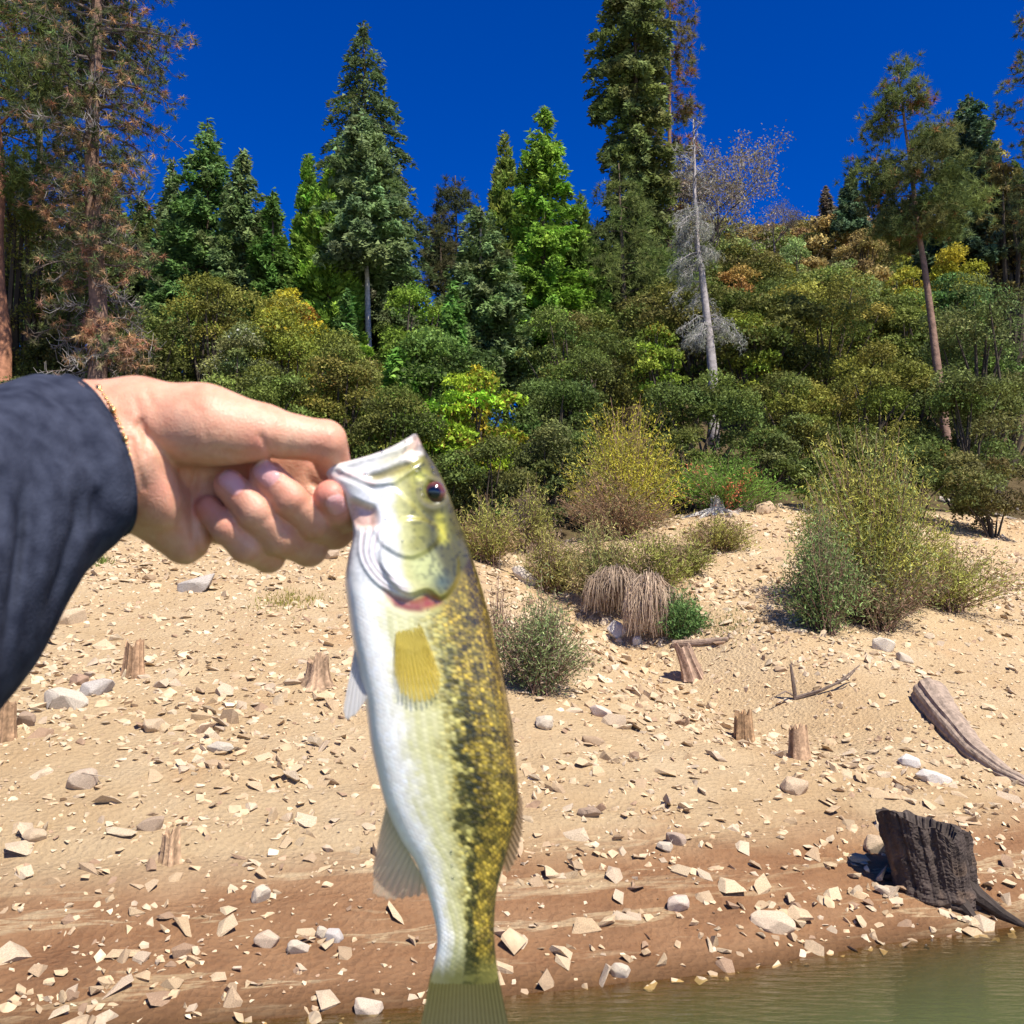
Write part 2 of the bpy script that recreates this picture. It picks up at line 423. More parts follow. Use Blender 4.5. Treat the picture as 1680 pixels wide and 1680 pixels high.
def conifer(name, label, u_top, v_top, u_base, y, width, crown_v, col, style='fir', group=None, n=9000, droop=0.14,
            trunk_col=(0.10, 0.075, 0.05), trunk_r=0.16, dead=0.0, size=1.0, power=0.85, gap=0.0, tuft=None):
    base = ground_at(u_base, y)
    zt = zat(v_top, y); zc = max(zat(crown_v, y), base[2] + 0.4)
    top = np.array([xat(u_top, y, zt), y, zt])
    Rm = width * 0.5 * mpp(y) * 1.24; n = int(n * (2.3 if style != 'pine' else 1.7)); col = np.asarray(col) * np.array([2.35, 2.2, 1.6])
    root = thing(name, label, 'tree', base, group)
    def axis(z):
        t = ((z - base[2]) / (zt - base[2]))[:, None]
        return base + (top - base) * t
    make_trunk(root, base, [base, base * 0.5 + top * 0.5, top], trunk_r, 0.02, trunk_col)
    H = zt - zc
    nb = int(np.clip(H / (0.12 if style != 'pine' else 0.24), 40, 150)) * (3 if style != 'pine' else 2)
    hb = rng.random(nb) ** 1.15                                   # more boughs low down
    hb = np.sort(hb)
    az = rng.random(nb) * 2 * np.pi
    if style == 'fir': prof = (1 - hb) ** power
    elif style == 'cedar': prof = (1 - hb ** 1.6) ** 0.9 * (0.75 + 0.25 * (1 - hb))
    elif style == 'column': prof = np.minimum(1, (1 - hb) * 3.2) * (0.55 + 0.45 * noise2(hb * 9, az * 0.5, 5))
    else: prof = np.sqrt(np.clip(1 - (2 * hb - 0.75) ** 2, 0.06, 1)) * (0.55 + 0.45 * noise2(hb * 6, az * 0.7, 6))
    bl = Rm * prof * (0.74 + 0.36 * rng.random(nb)) + 0.12
    lob = noise2(np.cos(az) * 1.5 + 7, hb * H / Rm * 0.9 + np.sin(az), int(u_top) & 255)
    bl *= 0.80 + 0.40 * lob
    if gap:
        keep = rng.random(nb) > gap
        hb, az, bl = hb[keep], az[keep], bl[keep]; nb = len(hb)
    zb = zc + hb * H
    o = axis(zb)
    out = np.stack([np.cos(az), np.sin(az), np.zeros(nb)], -1)
    rise = {'fir': 0.05, 'cedar': 0.25, 'column': -0.05, 'pine': 0.25}[style]
    def along(i, r):
        L = bl[i] * r
        p = o[i] + out[i] * L[:, None]
        p[:, 2] += rise * L * (1 - 0.4 * r) - droop * bl[i] * r ** 2
        return p
    # limbs
    g = Geo()
    idx = np.arange(nb)
    for k in range(0, nb, 2):
        rr = np.array([0.0, 0.45, 0.9]); p = along(np.full(3, k), rr)
        w = 0.012 + 0.012 * bl[k]
        g.tube(p, [w, w * 0.6, 0.004], 4, trunk_col, cap=False)
    g.build('limbs', M_TWIG, root, base)['kind'] = 'stuff'
    cbr = np.exp(rng.normal(0, 0.16, (nb, 1))) * np.asarray(col) * (1 + rng.normal(0, 0.06, (nb, 3)))
    isdead = rng.random(nb) < dead
    cbr[isdead] = np.array([0.26, 0.125, 0.05]) * np.exp(rng.normal(0, 0.2, (isdead.sum(), 1)))
    px = mpp(y) * 1.64                                            # one render pixel
    wgt = bl ** 1.4; wgt /= wgt.sum()
    i = rng.choice(nb, n, p=wgt)
    if style == 'pine' or tuft:
        nt = n // 22
        it = rng.choice(nb, nt, p=wgt)
        r = 0.35 + 0.68 * rng.random(nt) ** 0.7
        c0 = along(it, r) + rng.normal(0, 1, (nt, 3)) * (0.05 + 0.11 * bl[it])[:, None]
        c0[:, 2] += 0.05
        k = np.repeat(np.arange(nt), 22)
        d = unit(rand_dir(len(k)) + out[it][k] * 0.5 + np.array([0, 0, 0.25]))
        L = (0.17 + 0.08 * rng.random(len(k))) * size
        v, f = needle_tris(c0[k], d, unit(np.cross(d, rand_dir(len(k)))), L, np.maximum(0.02, px * 0.8))
        cc = cbr[it][k] * np.exp(rng.normal(0, 0.22, (len(k), 1)))
        dd = rng.random(nt)[k] < dead * 0.6
        cc[dd] = np.array([0.30, 0.15, 0.06]) * np.exp(rng.normal(0, 0.25, (dd.sum(), 1)))
        mesh_c = np.repeat(cc, 3, 0); ff = f
    else:
        r = rng.random(n) ** 0.62 * 1.03
        c0 = along(i, r)
        lat = np.cross(out[i], [0, 0, 1.0])
        sp = (rng.random(n) - 0.5) * 2
        spread = bl[i] * 0.34 * (1.05 - r) + 0.05
        c0 += lat * (sp * spread)[:, None] + rng.normal(0, 0.035, (n, 3)) * size
        c0[:, 2] += -np.abs(sp) * spread * 0.35 + rng.normal(0, 0.10, n) * size
        d = unit(out[i] * 0.8 + lat * (sp * 0.9)[:, None] + np.array([0, 0, -0.15 if style != 'cedar' else 0.5]) + rng.normal(0, 0.35, (n, 3)))
        L = (0.17 + 0.12 * rng.random(n)) * size; W = np.maximum(L * 0.50, px * 1.35)
        nb_ = unit(np.cross(d, unit(out[i] * 0.9 + rng.normal(0, 0.45, (n, 3)) + np.array([0, 0, 0.6]))))
        v, f = leaf_quads(c0, d, nb_, L, W)
        cc = cbr[i] * np.exp(rng.normal(0, 0.2, (n, 1)))
        mesh_c = np.repeat(cc, 3, 0); ff = f
    o_ = mesh_np('crown', v, ff, M_NEEDLE, root, mesh_c); sub(o_, base)
    return root

def leaf_cloud(centres, radii, n, size, col, val=0.25, flat=0.8, up=0.5, aspect=0.55, px=0.02, colvar=0.18, second=None):
    """leaves on the shells of many clumps"""
    m = len(centres)
    w = radii ** 2; w = w / w.sum()
    i = rng.choice(m, n, p=w)
    d = rand_dir(n)
    d[:, 2] = np.where(d[:, 2] < -0.3, -d[:, 2] * 0.7, d[:, 2])
    rr = radii[i] * (0.55 + 0.5 * rng.random(n) ** 0.6)
    c = centres[i] + d * rr[:, None] * np.array([1, 1, flat])
    a = unit(rng.normal(size=(n, 3)) + d * 0.6)
    nn = unit(d * 0.7 + np.array([0, 0, up]) + rng.normal(0, 0.55, (n, 3)))
    b = unit(np.cross(a, nn))
    L = size * (0.7 + 0.6 * rng.random(n))
    v, f = leaf_quads(c, a, b, L, np.maximum(L * aspect * 1.12, px))
    cc = tint(np.asarray(col) * np.array([2.15, 2.05, 1.5]), m, colvar, 0.07)[i]
    if second is not None:
        c2, frac = second
        sel = rng.random(m)[i] * 0.6 + rng.random(n) * 0.4 < frac
        cc = np.where(sel[:, None], tint(c2, n, 0.2, 0.08), cc)
    cc = np.clip(cc * np.exp(rng.normal(0, val, (n, 1))), 0.003, 0.9)
    return v, f, np.repeat(cc, 3, 0)

def bush_mesh(Rx, Ry, H, y, col, leaf=0.09, dens=1.0, clump=0.30, second=None, open_=0.0, seed=None):
    """leafy crown from the ground up, local coordinates, base at the origin"""
    px = mpp(y) * 1.64
    leaf = max(leaf, px * 2.0)
    V = Rx * Ry * H
    Rmean = min((Rx * Ry * H / 2) ** (1 / 3), Rx * 1.15)
    nc = int(np.clip(26 / (clump / 0.30) ** 2 * max(1.0, 0.8 * H / (2 * Rx)), 14, 130))
    d = rand_dir(nc * 2)
    rad = (0.35 + 0.65 * rng.random(nc * 2) ** 0.5)
    c = d * rad[:, None] * np.array([Rx, Ry, H / 2]) * 0.82 + np.array([0, 0, H * 0.52])
    c[:, 2] = np.where(c[:, 2] < H * 0.1, H * 0.1 + 0.3 * rng.random(len(c)), c[:, 2]); c = c[:nc]
    rc = Rmean * clump * (0.65 + 0.8 * rng.random(len(c)))
    n = int(np.clip(dens * 3.4 * (Rx * H * 2) / (leaf * leaf * 0.5 * 0.55 * 1.2), 1500, 20000))
    v, f, cc = leaf_cloud(c, rc, n, leaf, col, second=second, px=px * 1.2)
    return v, f, cc, c

def bush(name, label, u, v_top, width, y, col, leaf=0.09, cat='bush', group=None, dens=1.0, clump=0.30, second=None, bark=(0.07, 0.055, 0.04), depth=1.0, foot=None, mat=None):
    base = ground_at(u, y)
    if foot is not None: base = hit(u, foot)
    y = base[1]
    H = max(zat(v_top, y) - base[2], 0.3)
    Rx = width * 0.5 * mpp(y) * 0.95
    root = thing(name, label, cat, base, group)
    v, f, cc, c = bush_mesh(Rx, Rx * depth, H, y, col, leaf, dens, clump, second)
    mesh_np('crown', v, f, mat or M_LEAF, root, cc)
    g = Geo()
    for k in range(0, len(c), 2):
        e = c[k]; st = np.array([e[0] * 0.12, e[1] * 0.12, -0.12])
        mid = np.array([e[0] * 0.45, e[1] * 0.45, e[2] * 0.55]) + rng.normal(0, 0.05 * H, 3) * 0.5
        r = 0.012 * H + 0.008
        g.tube(np.array([st, mid, e]), [r, r * 0.6, r * 0.2], 5, bark, cap=False)
    g.build('trunk', M_TWIG, root)
    return root

def copy_tree(o, loc, rz, s, label=None, group=None):
    c = o.copy(); COL.objects.link(c); c.location = loc; c.rotation_euler = (0, 0, rz); c.scale = s
    if label: c['label'] = label
    if group: c['group'] = group
    for ch in list(o.children):
        k = ch.copy(); COL.objects.link(k); k.parent = c
    return c

# ---- conifers: (apex column, apex row, foot column, distance, crown width px, row where the crown ends)
DG = (0.052, 0.085, 0.030); GG = (0.066, 0.098, 0.048); CE = (0.092, 0.155, 0.028); OLV = (0.088, 0.098, 0.026)
conifer('fir_tree', 'broad dark green fir with a pointed crown beside the browning pine', 340, 196, 345, 36, 210, 600, (0.050, 0.092, 0.034), n=15000)
conifer('fir_tree', 'grey green fir with a bristly top next to the broad dark fir', 398, 248, 402, 34.5, 170, 600, GG, n=13000)
conifer('fir_tree', 'small fir half hidden behind the broad dark green fir', 285, 258, 290, 39, 90, 520, GG, n=5000)
conifer('fir_tree', 'short dark fir between the grey green fir and the bright cedars', 447, 318, 447, 33, 95, 560, (0.042, 0.080, 0.022), n=7000)
conifer('cedar_tree', 'slim bright green cedar with a sharp tip', 506, 256, 507, 35, 88, 600, (0.070, 0.135, 0.026), style='cedar', n=9000)
conifer('cedar_tree', 'yellow green cedar standing against the slim cedar', 541, 272, 541, 33, 108, 600, CE, style='cedar', n=11000)
conifer('fir_tree', 'tallest fir, dark and thin with drooping boughs above a silvery fir', 597, 38, 606, 43, 205, 520, (0.045, 0.066, 0.034), n=13000, droop=0.5, gap=0.22, power=0.62, size=1.1)
conifer('fir_tree', 'silvery green fir with a pale bare lower trunk', 596, 186, 610, 33, 150, 440, (0.075, 0.112, 0.060), n=13000, trunk_col=(0.42, 0.38, 0.33), trunk_r=0.17, power=0.55)
conifer('fir_tree', 'grey topped fir half hidden behind the silvery fir', 565, 268, 565, 40, 70, 480, (0.075, 0.085, 0.065), n=4500)
conifer('pine_tree', 'thin dark pine with sky showing through its crown', 747, 288, 757, 48, 95, 480, (0.040, 0.046, 0.028), style='pine', n=9000, droop=0.1, size=1.4, gap=0.2)
conifer('pine_tree', 'low dark pine leaning out at the foot of the sky gap', 722, 352, 730, 46, 60, 520, (0.042, 0.046, 0.026), style='pine', n=5500, droop=0.1, size=1.4)
conifer('fir_tree', 'grey green fir in front of the twin bright cedars', 788, 338, 798, 34, 150, 640, GG, n=12500, power=0.6, trunk_col=(0.3, 0.27, 0.23))
conifer('cedar_tree', 'olive green cedar with two tips', 827, 220, 830, 40, 105, 600, (0.082, 0.112, 0.030), style='cedar', n=9500)
conifer('cedar_tree', 'bright green cedar with the broadest pointed crown', 891, 180, 892, 36, 165, 640, (0.082, 0.145, 0.026), style='fir', n=17000, power=0.62, droop=0.1)
conifer('cedar_tree', 'dark green cedar filling the gap beside the towering pine', 952, 318, 952, 37, 110, 620, (0.060, 0.095, 0.026), style='cedar', n=8000)
conifer('pine_tree', 'towering dense pine, the tallest tree of the whole wood', 1040, -170, 1050, 40, 138, 520, (0.066, 0.084, 0.036), style='column', n=24000, droop=0.35, size=1.15, gap=0.05)
conifer('pine_tree', 'thin browning pine behind the towering pine', 1098, -120, 1098, 44, 110, 400, (0.070, 0.066, 0.034), style='pine', n=11000, droop=0.25, dead=0.14, size=1.5, trunk_col=(0.22, 0.12, 0.08))
conifer('pine_tree', 'wide low pine with olive boughs under the towering pine', 1015, 268, 1030, 37, 215, 640, (0.060, 0.078, 0.030), style='pine', n=20000, droop=0.2, size=1.25)
conifer('pine_tree', 'leaning pine with a long bare reddish trunk on the hillside', 1472, 112, 1567, 26.4, 165, 392, (0.062, 0.080, 0.034), style='pine', n=30000, droop=0.15, size=0.95, trunk_col=(0.20, 0.125, 0.09), trunk_r=0.15, dead=0.04)
conifer('fir_tree', 'large blue green fir beside the leaning pine', 1590, 160, 1592, 52, 165, 450, (0.040, 0.066, 0.042), n=15000, power=0.6, size=1.3)
conifer('pine_tree', 'dark pine behind the large blue green fir', 1702, -60, 1705, 48, 130, 420, (0.048, 0.060, 0.030), style='pine', n=11000, size=1.4, dead=0.08)
conifer('fir_tree', 'small pointed fir on the skyline of the hill', 1395, 282, 1397, 92, 62, 385, (0.044, 0.070, 0.046), n=4500, size=1.9)
conifer('fir_tree', 'thin greyish fir on the skyline beside a pointed one', 1355, 305, 1357, 95, 40, 380, (0.075, 0.066, 0.060), n=1700, size=1.8, gap=0.3)
conifer('pine_tree', 'tall green pine with a rust red trunk beside the dying pine', -18, -260, 4, 21.5, 330, 330, (0.060, 0.082, 0.030), style='pine', n=30000, size=1.0, trunk_col=(0.32, 0.15, 0.085), trunk_r=0.26)

conifer('pine_tree', 'broad olive pine standing behind the dying pine', 62, -220, 70, 27, 300, 430, (0.062, 0.070, 0.028), style='pine', n=20000, size=1.1, dead=0.12, trunk_col=(0.14, 0.10, 0.075))

# ---- dying pine with brown needle clusters
def dying_pine():
    y = 20.5; base = ground_at(160, y)
    zt = zat(-330, y); top = np.array([xat(150, y, zt), y, zt])
    root = thing('pine_tree', 'dying pine with brown needle clusters and grey dead twigs', 'tree', base)
    ax = lambda z: base + (top - base) * ((z - base[2]) / (zt - base[2]))
    pts = [ax(z) + np.array([0.08 * math.sin(z * 0.9), 0, 0]) for z in np.linspace(base[2], zt, 9)]
    make_trunk(root, base, pts, 0.24, 0.05, (0.17, 0.105, 0.075), 10)
    live, brown, limb = [], [], Geo()
    zlo = zat(610, y)
    twig = Geo()
    for k in range(210):
        f = k / 210; z = zlo + (zt - 0.3 - zlo) * f
        vfrac = f
        L = np.interp(vfrac, [0, 0.2, 0.45, 0.75, 1.0], [0.95, 1.05, 1.75, 1.95, 1.6]) * rng.uniform(0.5, 1.12)
        az = rng.random() * 2 * np.pi
        d = np.array([math.cos(az), math.sin(az), 0])
        p0 = ax(z); P = [p0]
        for s in (0.33, 0.66, 1.0):
            P.append(p0 + d * L * s + np.array([0, 0, 0.10 * L * s - 0.32 * L * s * s]) + rng.normal(0, 0.05, 3))
        P = np.array(P)
        dead = rng.random() < np.interp(vfrac, [0, 0.25, 0.5, 1], [0.75, 0.4, 0.15, 0.05])
        w = 0.018 + 0.012 * L
        limb.tube(P, [w, w * 0.7, w * 0.45, 0.006], 5, (0.13, 0.10, 0.085), cap=False)
        for q in range(int(8 + 10 * L)):                      # side twigs, upturned at the end
            s = rng.uniform(0.3, 1.0); i = min(int(s * 3), 2); a = P[i] + (P[i + 1] - P[i]) * (s * 3 - i)
            tdir = unit(d * 0.7 + rng.normal(0, 0.6, 3) + np.array([0, 0, -0.25]))
            tl = rng.uniform(0.12, 0.45)
            m_ = a + tdir * tl * 0.6 + np.array([0, 0, -0.05]); e = a + tdir * tl + np.array([0, 0, 0.06])
            twig.tube(np.array([a, m_, e]), [0.008, 0.006, 0.004], 3, (0.24, 0.215, 0.19) if dead else (0.13, 0.10, 0.08), cap=False)
            if dead and rng.random() < 0.8: continue
            r_ = rng.random()
            (brown if r_ < np.interp(vfrac, [0, 0.3, 0.6, 1], [0.45, 0.26, 0.13, 0.07]) else live).append(e)
    limb.build('limbs', M_BARK, root, base)['kind'] = 'stuff'
    twig.build('dead_twigs', M_TWIG, root, base)['kind'] = 'stuff'
    # brown clumps hugging the trunk low down
    for (uu, vv, nn) in ((155, 545, 26), (158, 570, 22), (222, 575, 26), (212, 585, 12), (252, 582, 7), (150, 400, 22), (188, 540, 6), (155, 428, 14), (90, 350, 10), (75, 330, 8), (104, 372, 8)):
        for _ in range(nn):
            z = zat(vv + rng.normal(0, 12), y); brown.append(np.array([xat(uu + rng.normal(0, 7), y, z), y - 0.25 + rng.normal(0, 0.12), z]))
    for pts_, col, nm, droop in ((live, (0.120, 0.140, 0.056), 'green_needles', 0.15), (brown, (0.40, 0.235, 0.125), 'brown_needles', -0.35)):
        c = np.array(pts_); k = np.repeat(np.arange(len(c)), 26)
        d = unit(rand_dir(len(k)) + np.array([0, 0, droop]))
        c = c + rng.normal(0, 0.03, c.shape)
        v, f = needle_tris(c[k], d, unit(np.cross(d, rand_dir(len(k)))), 0.11 + 0.07 * rng.random(len(k)), 0.017)
        cc = tint(col, len(c), 0.22, 0.08)[k] * np.exp(rng.normal(0, 0.2, (len(k), 1)))
        sub(mesh_np(nm, v, f, M_NEEDLE, root, np.repeat(cc, 3, 0)), base)
dying_pine()

# ---- bare grey tree hung with lichen
def lichen_tree():
    y = 27.0; base = ground_at(1171, y)
    zt = zat(196, y); top = np.array([xat(1134, y, zt), y, zt])
    root = thing('dead_tree', 'bare grey dead tree draped with pale lichen', 'tree', base)
    P = [base]
    for f in np.linspace(0.1, 1, 9): P.append(base + (top - base) * f + np.array([0.10 * math.sin(f * 7) + 0.10 * f * (1 - f), 0, 0]))
    P = np.array(P)
    make_trunk(root, base, P, 0.17, 0.018, (0.30, 0.265, 0.245), 8)
    g = Geo(); lich = Geo()
    vv_, ff_, cc_ = [], [], []
    def ax(z): return np.array([np.interp(z, P[:, 2], P[:, 0]), y, z])
    for k in range(80):
        row = rng.choice([rng.uniform(215, 345), rng.uniform(335, 445), rng.uniform(430, 530), rng.uniform(515, 545)], p=[0.22, 0.36, 0.18, 0.24])
        z = zat(row, y); p0 = ax(z)
        L = rng.uniform(0.25, 0.8) if row < 330 else (rng.uniform(0.35, 0.85) if row < 500 else rng.uniform(0.5, 0.95))
        az = rng.random() * 2 * np.pi; d = np.array([math.cos(az), math.sin(az), 0])
        rise = 0.45 if row < 330 else 0.25
        pts = np.array([p0 + d * L * s + np.array([0, 0, rise * L * s - (0.35 if row < 330 else 0.85) * L * s * s]) + rng.normal(0, 0.02, 3) for s in (0, .3, .6, .85, 1.0)])
        g.tube(pts, [0.022, 0.016, 0.012, 0.008, 0.004], 4, (0.28, 0.25, 0.235), cap=False)
        for q in range(int(10 + 16 * (row > 330))):
            s = rng.uniform(0.25, 1.0) * 4; i = min(int(s), 3); a = pts[i] + (pts[i + 1] - pts[i]) * (s - i)
            t = unit(rng.normal(0, 0.7, 3) + d * 0.5 + np.array([0, 0, 0.1])); tl = rng.uniform(0.08, 0.26)
            b = a + t * tl * 0.5; e = a + t * tl + np.array([0, 0, -0.10 if row > 330 else 0.02])
            g.tube(np.array([a, b, e]), [0.006, 0.0045, 0.003], 3, (0.38, 0.36, 0.32), cap=False)
            if row > 330 or rng.random() < 0.2:
                for w in range(2):
                    vv_.append(e + rng.normal(0, 0.05, 3))
    g.build('limbs', M_TWIG, root, base)['kind'] = 'stuff'
    c = np.array(vv_); k = np.repeat(np.arange(len(c)), 4)
    d = unit(rand_dir(len(k)) * 0.9 + np.array([0, 0, -0.9]))
    v, f = needle_tris(c[k], d, unit(np.cross(d, rand_dir(len(k)))), 0.07 + 0.09 * rng.random(len(k)), 0.012)
    sub(mesh_np('lichen', v, f, M_NEEDLE, root, np.repeat(tint((0.30, 0.30, 0.235), len(k), 0.2, 0.04), 3, 0)), base)
lichen_tree()

def bare_tree(name, label, u, v_top, v_base, y, spread, col, depth=4, n0=5, twigc=(0.17, 0.12, 0.085), lean=0.0, leaves=None):
    zb = zat(v_base, y); base = ground_at(u, y); crown0 = np.array([xat(u, y, zb), y, zb]); base[0] = crown0[0]
    base[2] = float(terrain(base[0], y))
    H = zat(v_top, y) - zb
    root = thing(name, label, 'tree', base)
    g = Geo(); g.tube(np.array([base - [0, 0, .2], crown0]), [0.10, 0.07], 6, col)
    tips = []
    def grow(p, d, L, w, lv):
        q = p + d * L; m = (p + q) / 2 + rng.normal(0, 0.07 * L, 3)
        g.tube(np.array([p, m, q]), [w, w * 0.8, w * 0.6], 5 if lv < 2 else 3, col if lv < 3 else twigc, cap=False)
        tips.append(q)
        if lv >= depth: return
        for _ in range(3 if lv < depth - 1 else 4):
            grow(q if rng.random() < 0.7 else m, unit(d + rng.normal(0, 0.55, 3) + np.array([0.05 * lean, 0, 0.15])), L * rng.uniform(0.55, 0.8), w * 0.55, lv + 1)
    for _ in range(n0):
        grow(crown0, unit(np.array([rng.normal(lean, spread), rng.normal(0, spread), 1.0])), H * rng.uniform(0.3, 0.42), 0.05, 1)
    g.build('limbs', M_TWIG, root, base)['kind'] = 'stuff'
    if leaves:
        c = np.array(tips); c = np.repeat(c, 9, 0) + rng.normal(0, 0.16, (len(c) * 9, 3))
        a = rand_dir(len(c)); v, f = leaf_quads(c, a, unit(np.cross(a, rand_dir(len(c)))), 0.13, 0.07)
        sub(mesh_np('crown', v, f, M_LEAF, root, np.repeat(tint(leaves, len(c), 0.25), 3, 0)), base)
    return root
bare_tree('bare_oak', 'bare oak with dark forked branches behind the lichen tree', 1160, 205, 420, 42, 0.42, (0.075, 0.058, 0.05), 5, 7, lean=0.2, leaves=(0.24, 0.20, 0.14), twigc=(0.22, 0.19, 0.16))
bare_tree('bare_oak', 'leafless grey oak on the skyline of the hill', 1270, 322, 400, 80, 0.6, (0.12, 0.095, 0.085), 4, 5, twigc=(0.24, 0.2, 0.17), leaves=(0.16, 0.135, 0.10))

# ---- leafy trees and bushes: (label, column, top row, width px, distance, colour)
DK = (0.042, 0.058, 0.018); OL = (0.088, 0.095, 0.024); GR = (0.060, 0.100, 0.022); YG = (0.17, 0.20, 0.022); YE = (0.21, 0.175, 0.022)
OR = (0.24, 0.115, 0.02); BR = (0.17, 0.115, 0.055); GY = (0.095, 0.105, 0.062)
OAKS = [
 ('big olive oak beside the rust red pine trunk', 30, 178, 260, 24, (0.076, 0.076, 0.020), 0.085, None, 0.26),
 ('dark oak between the rust red trunk and the dying pine', 95, 395, 190, 23, (0.045, 0.052, 0.016), 0.08, None, 0.3),
 ('dark shrub at the foot of the dying pine', 235, 470, 190, 23.5, (0.046, 0.056, 0.018), 0.08, None, 0.3),
 ('grey green shrub flecked with pale whitish leaves', 395, 500, 170, 23, (0.088, 0.108, 0.050), 0.075, ((0.40, 0.42, 0.32), 0.10), 0.28),
 ('olive shrub with thin brown twigs beside the orange maple', 340, 425, 190, 27, (0.090, 0.095, 0.026), 0.085, ((0.22, 0.20, 0.03), 0.12), 0.28),
 ('orange and yellow maple below the bright cedars', 472, 444, 125, 25.5, YE, 0.12, (OR, 0.42), 0.24),
 ('olive green oak bulging in front of the orange and yellow maple', 470, 490, 250, 24, (0.098, 0.112, 0.024), 0.085, None, 0.26),
 ('broad dark green shrub below the bulging olive green oak', 420, 590, 260, 21, (0.062, 0.078, 0.022), 0.075, None, 0.28),
 ('dusky shrub with a few tan leaves beside the bulging olive oak', 560, 540, 190, 22, (0.082, 0.090, 0.026), 0.075, ((0.24, 0.17, 0.04), 0.10), 0.28),
 ('low dark shrub in front of the bright green maple', 640, 640, 190, 19.5, (0.055, 0.068, 0.020), 0.065, None, 0.28),
 ('fresh green oak beside the pale bare fir trunk', 672, 420, 150, 31, (0.078, 0.118, 0.022), 0.1, None, 0.27),
 ('green shrub under the fresh green oak', 690, 520, 180, 25, (0.068, 0.112, 0.024), 0.085, None, 0.27),
 ('yellow green maple with golden upper leaves', 775, 590, 205, 20.5, (0.125, 0.185, 0.020), 0.11, (YE, 0.34), 0.24),
 ('bright green maple pressed against the yellow green one', 715, 650, 150, 20, (0.095, 0.165, 0.018), 0.11, ((0.28, 0.28, 0.03), 0.25), 0.24),
 ('small golden maple sprig above the yellow green maple', 780, 575, 55, 23, YE, 0.11, (YG, 0.3), 0.3),
 ('dark oak below the broad bright cedar', 930, 495, 190, 26, (0.058, 0.078, 0.024), 0.085, None, 0.26),
 ('dark green oak under the wide low pine', 905, 600, 190, 22, (0.042, 0.062, 0.020), 0.08, None, 0.28),
 ('small olive shrub below the yellow green maple', 800, 715, 150, 18, (0.064, 0.076, 0.028), 0.065, None, 0.28),
 ('grey green shaded shrub between the small olive shrub and the yellow willow', 895, 690, 140, 18.5, (0.055, 0.066, 0.028), 0.065, None, 0.3),
 ('green maple with scattered yellow leaves near the lichen draped tree', 1085, 515, 110, 25, (0.090, 0.130, 0.022), 0.1, (YE, 0.3), 0.26),
 ('dark oak at the foot of the lichen tree', 1150, 600, 210, 21.5, (0.055, 0.072, 0.024), 0.075, None, 0.27),
 ('green shrub with golden leaves uphill of the lichen draped tree', 1235, 480, 120, 29, (0.10, 0.125, 0.024), 0.1, (YE, 0.25), 0.26),
 ('broad olive oak in the middle of the steep hillside', 1350, 432, 280, 31, (0.098, 0.102, 0.026), 0.1, None, 0.22),
 ('olive oak with layered boughs above the round willow', 1420, 560, 300, 25, (0.092, 0.100, 0.026), 0.085, None, 0.22),
 ('shadowed oak between the layered olive oak and the lichen tree', 1290, 585, 180, 24.5, (0.070, 0.080, 0.024), 0.085, None, 0.25),
 ('green oak at the foot of the leaning pine', 1500, 470, 180, 31, (0.085, 0.105, 0.030), 0.1, None, 0.24),
 ('large grey green oak standing beyond the leaning pine trunk', 1630, 440, 230, 28, (0.066, 0.086, 0.036), 0.09, None, 0.24),
 ('dark oak overhanging the bare crest behind the driftwood branches', 1590, 600, 280, 22.5, (0.052, 0.066, 0.024), 0.08, ((0.36, 0.17, 0.05), 0.02), 0.25),
 ('dark shrub behind the round willow', 1400, 690, 190, 20.5, (0.050, 0.062, 0.018), 0.07, None, 0.27),
 ('deep green broadleaf bush in the shade of the leaning pine', 1575, 425, 120, 40, (0.045, 0.080, 0.030), 0.14, None, 0.26),
 ('yellow shrub on the hill beside the leaning pine', 1570, 393, 130, 44, (0.155, 0.150, 0.02), 0.14, None, 0.26),
 ('small yellow green shrub beside the crown of the leaning pine', 1490, 408, 90, 42, (0.145, 0.148, 0.025), 0.13, None, 0.26),
 ('golden green maple high on the steep hillside', 1283, 415, 110, 45, (0.135, 0.135, 0.02), 0.13, (YE, 0.3), 0.26),
 ('russet brown shrub behind the lichen tree', 1215, 420, 90, 40, (0.19, 0.125, 0.05), 0.13, None, 0.28),
 ('pale green round bush on the upper hillside', 1300, 385, 90, 55, (0.105, 0.145, 0.065), 0.15, None, 0.26),
 ('grey green bush beside the pale green round one', 1235, 380, 80, 52, (0.10, 0.14, 0.05), 0.15, None, 0.26),
 ('soft green bush in the middle of the upper hillside', 1400, 408, 110, 50, (0.10, 0.13, 0.055), 0.15, None, 0.26),
 ('brown leaved shrub under the crown of the leaning pine', 1552, 340, 62, 55, (0.17, 0.105, 0.06), 0.15, None, 0.3),
 ('brownish scrub below the small skyline fir', 1410, 360, 100, 65, (0.15, 0.12, 0.055), 0.17, None, 0.28),
 ('tan oak on the ridge behind the large blue green fir', 1632, 150, 95, 58, (0.13, 0.115, 0.045), 0.17, None, 0.22),
 ('brown tinged oak between the blue green fir and the dark pine', 1660, 200, 100, 50, (0.125, 0.105, 0.045), 0.16, None, 0.22),
]
for (lab, u, vt, w, y, col, lf, sec, cl) in OAKS:
    nm = 'maple_tree' if 'maple' in lab else ('oak_tree' if ' oak' in lab else 'shrub')
    cat = 'tree' if nm != 'shrub' else 'bush'
    bush(nm, lab, u, vt, w, y, col, lf, cat, None, 1.0, cl, sec)
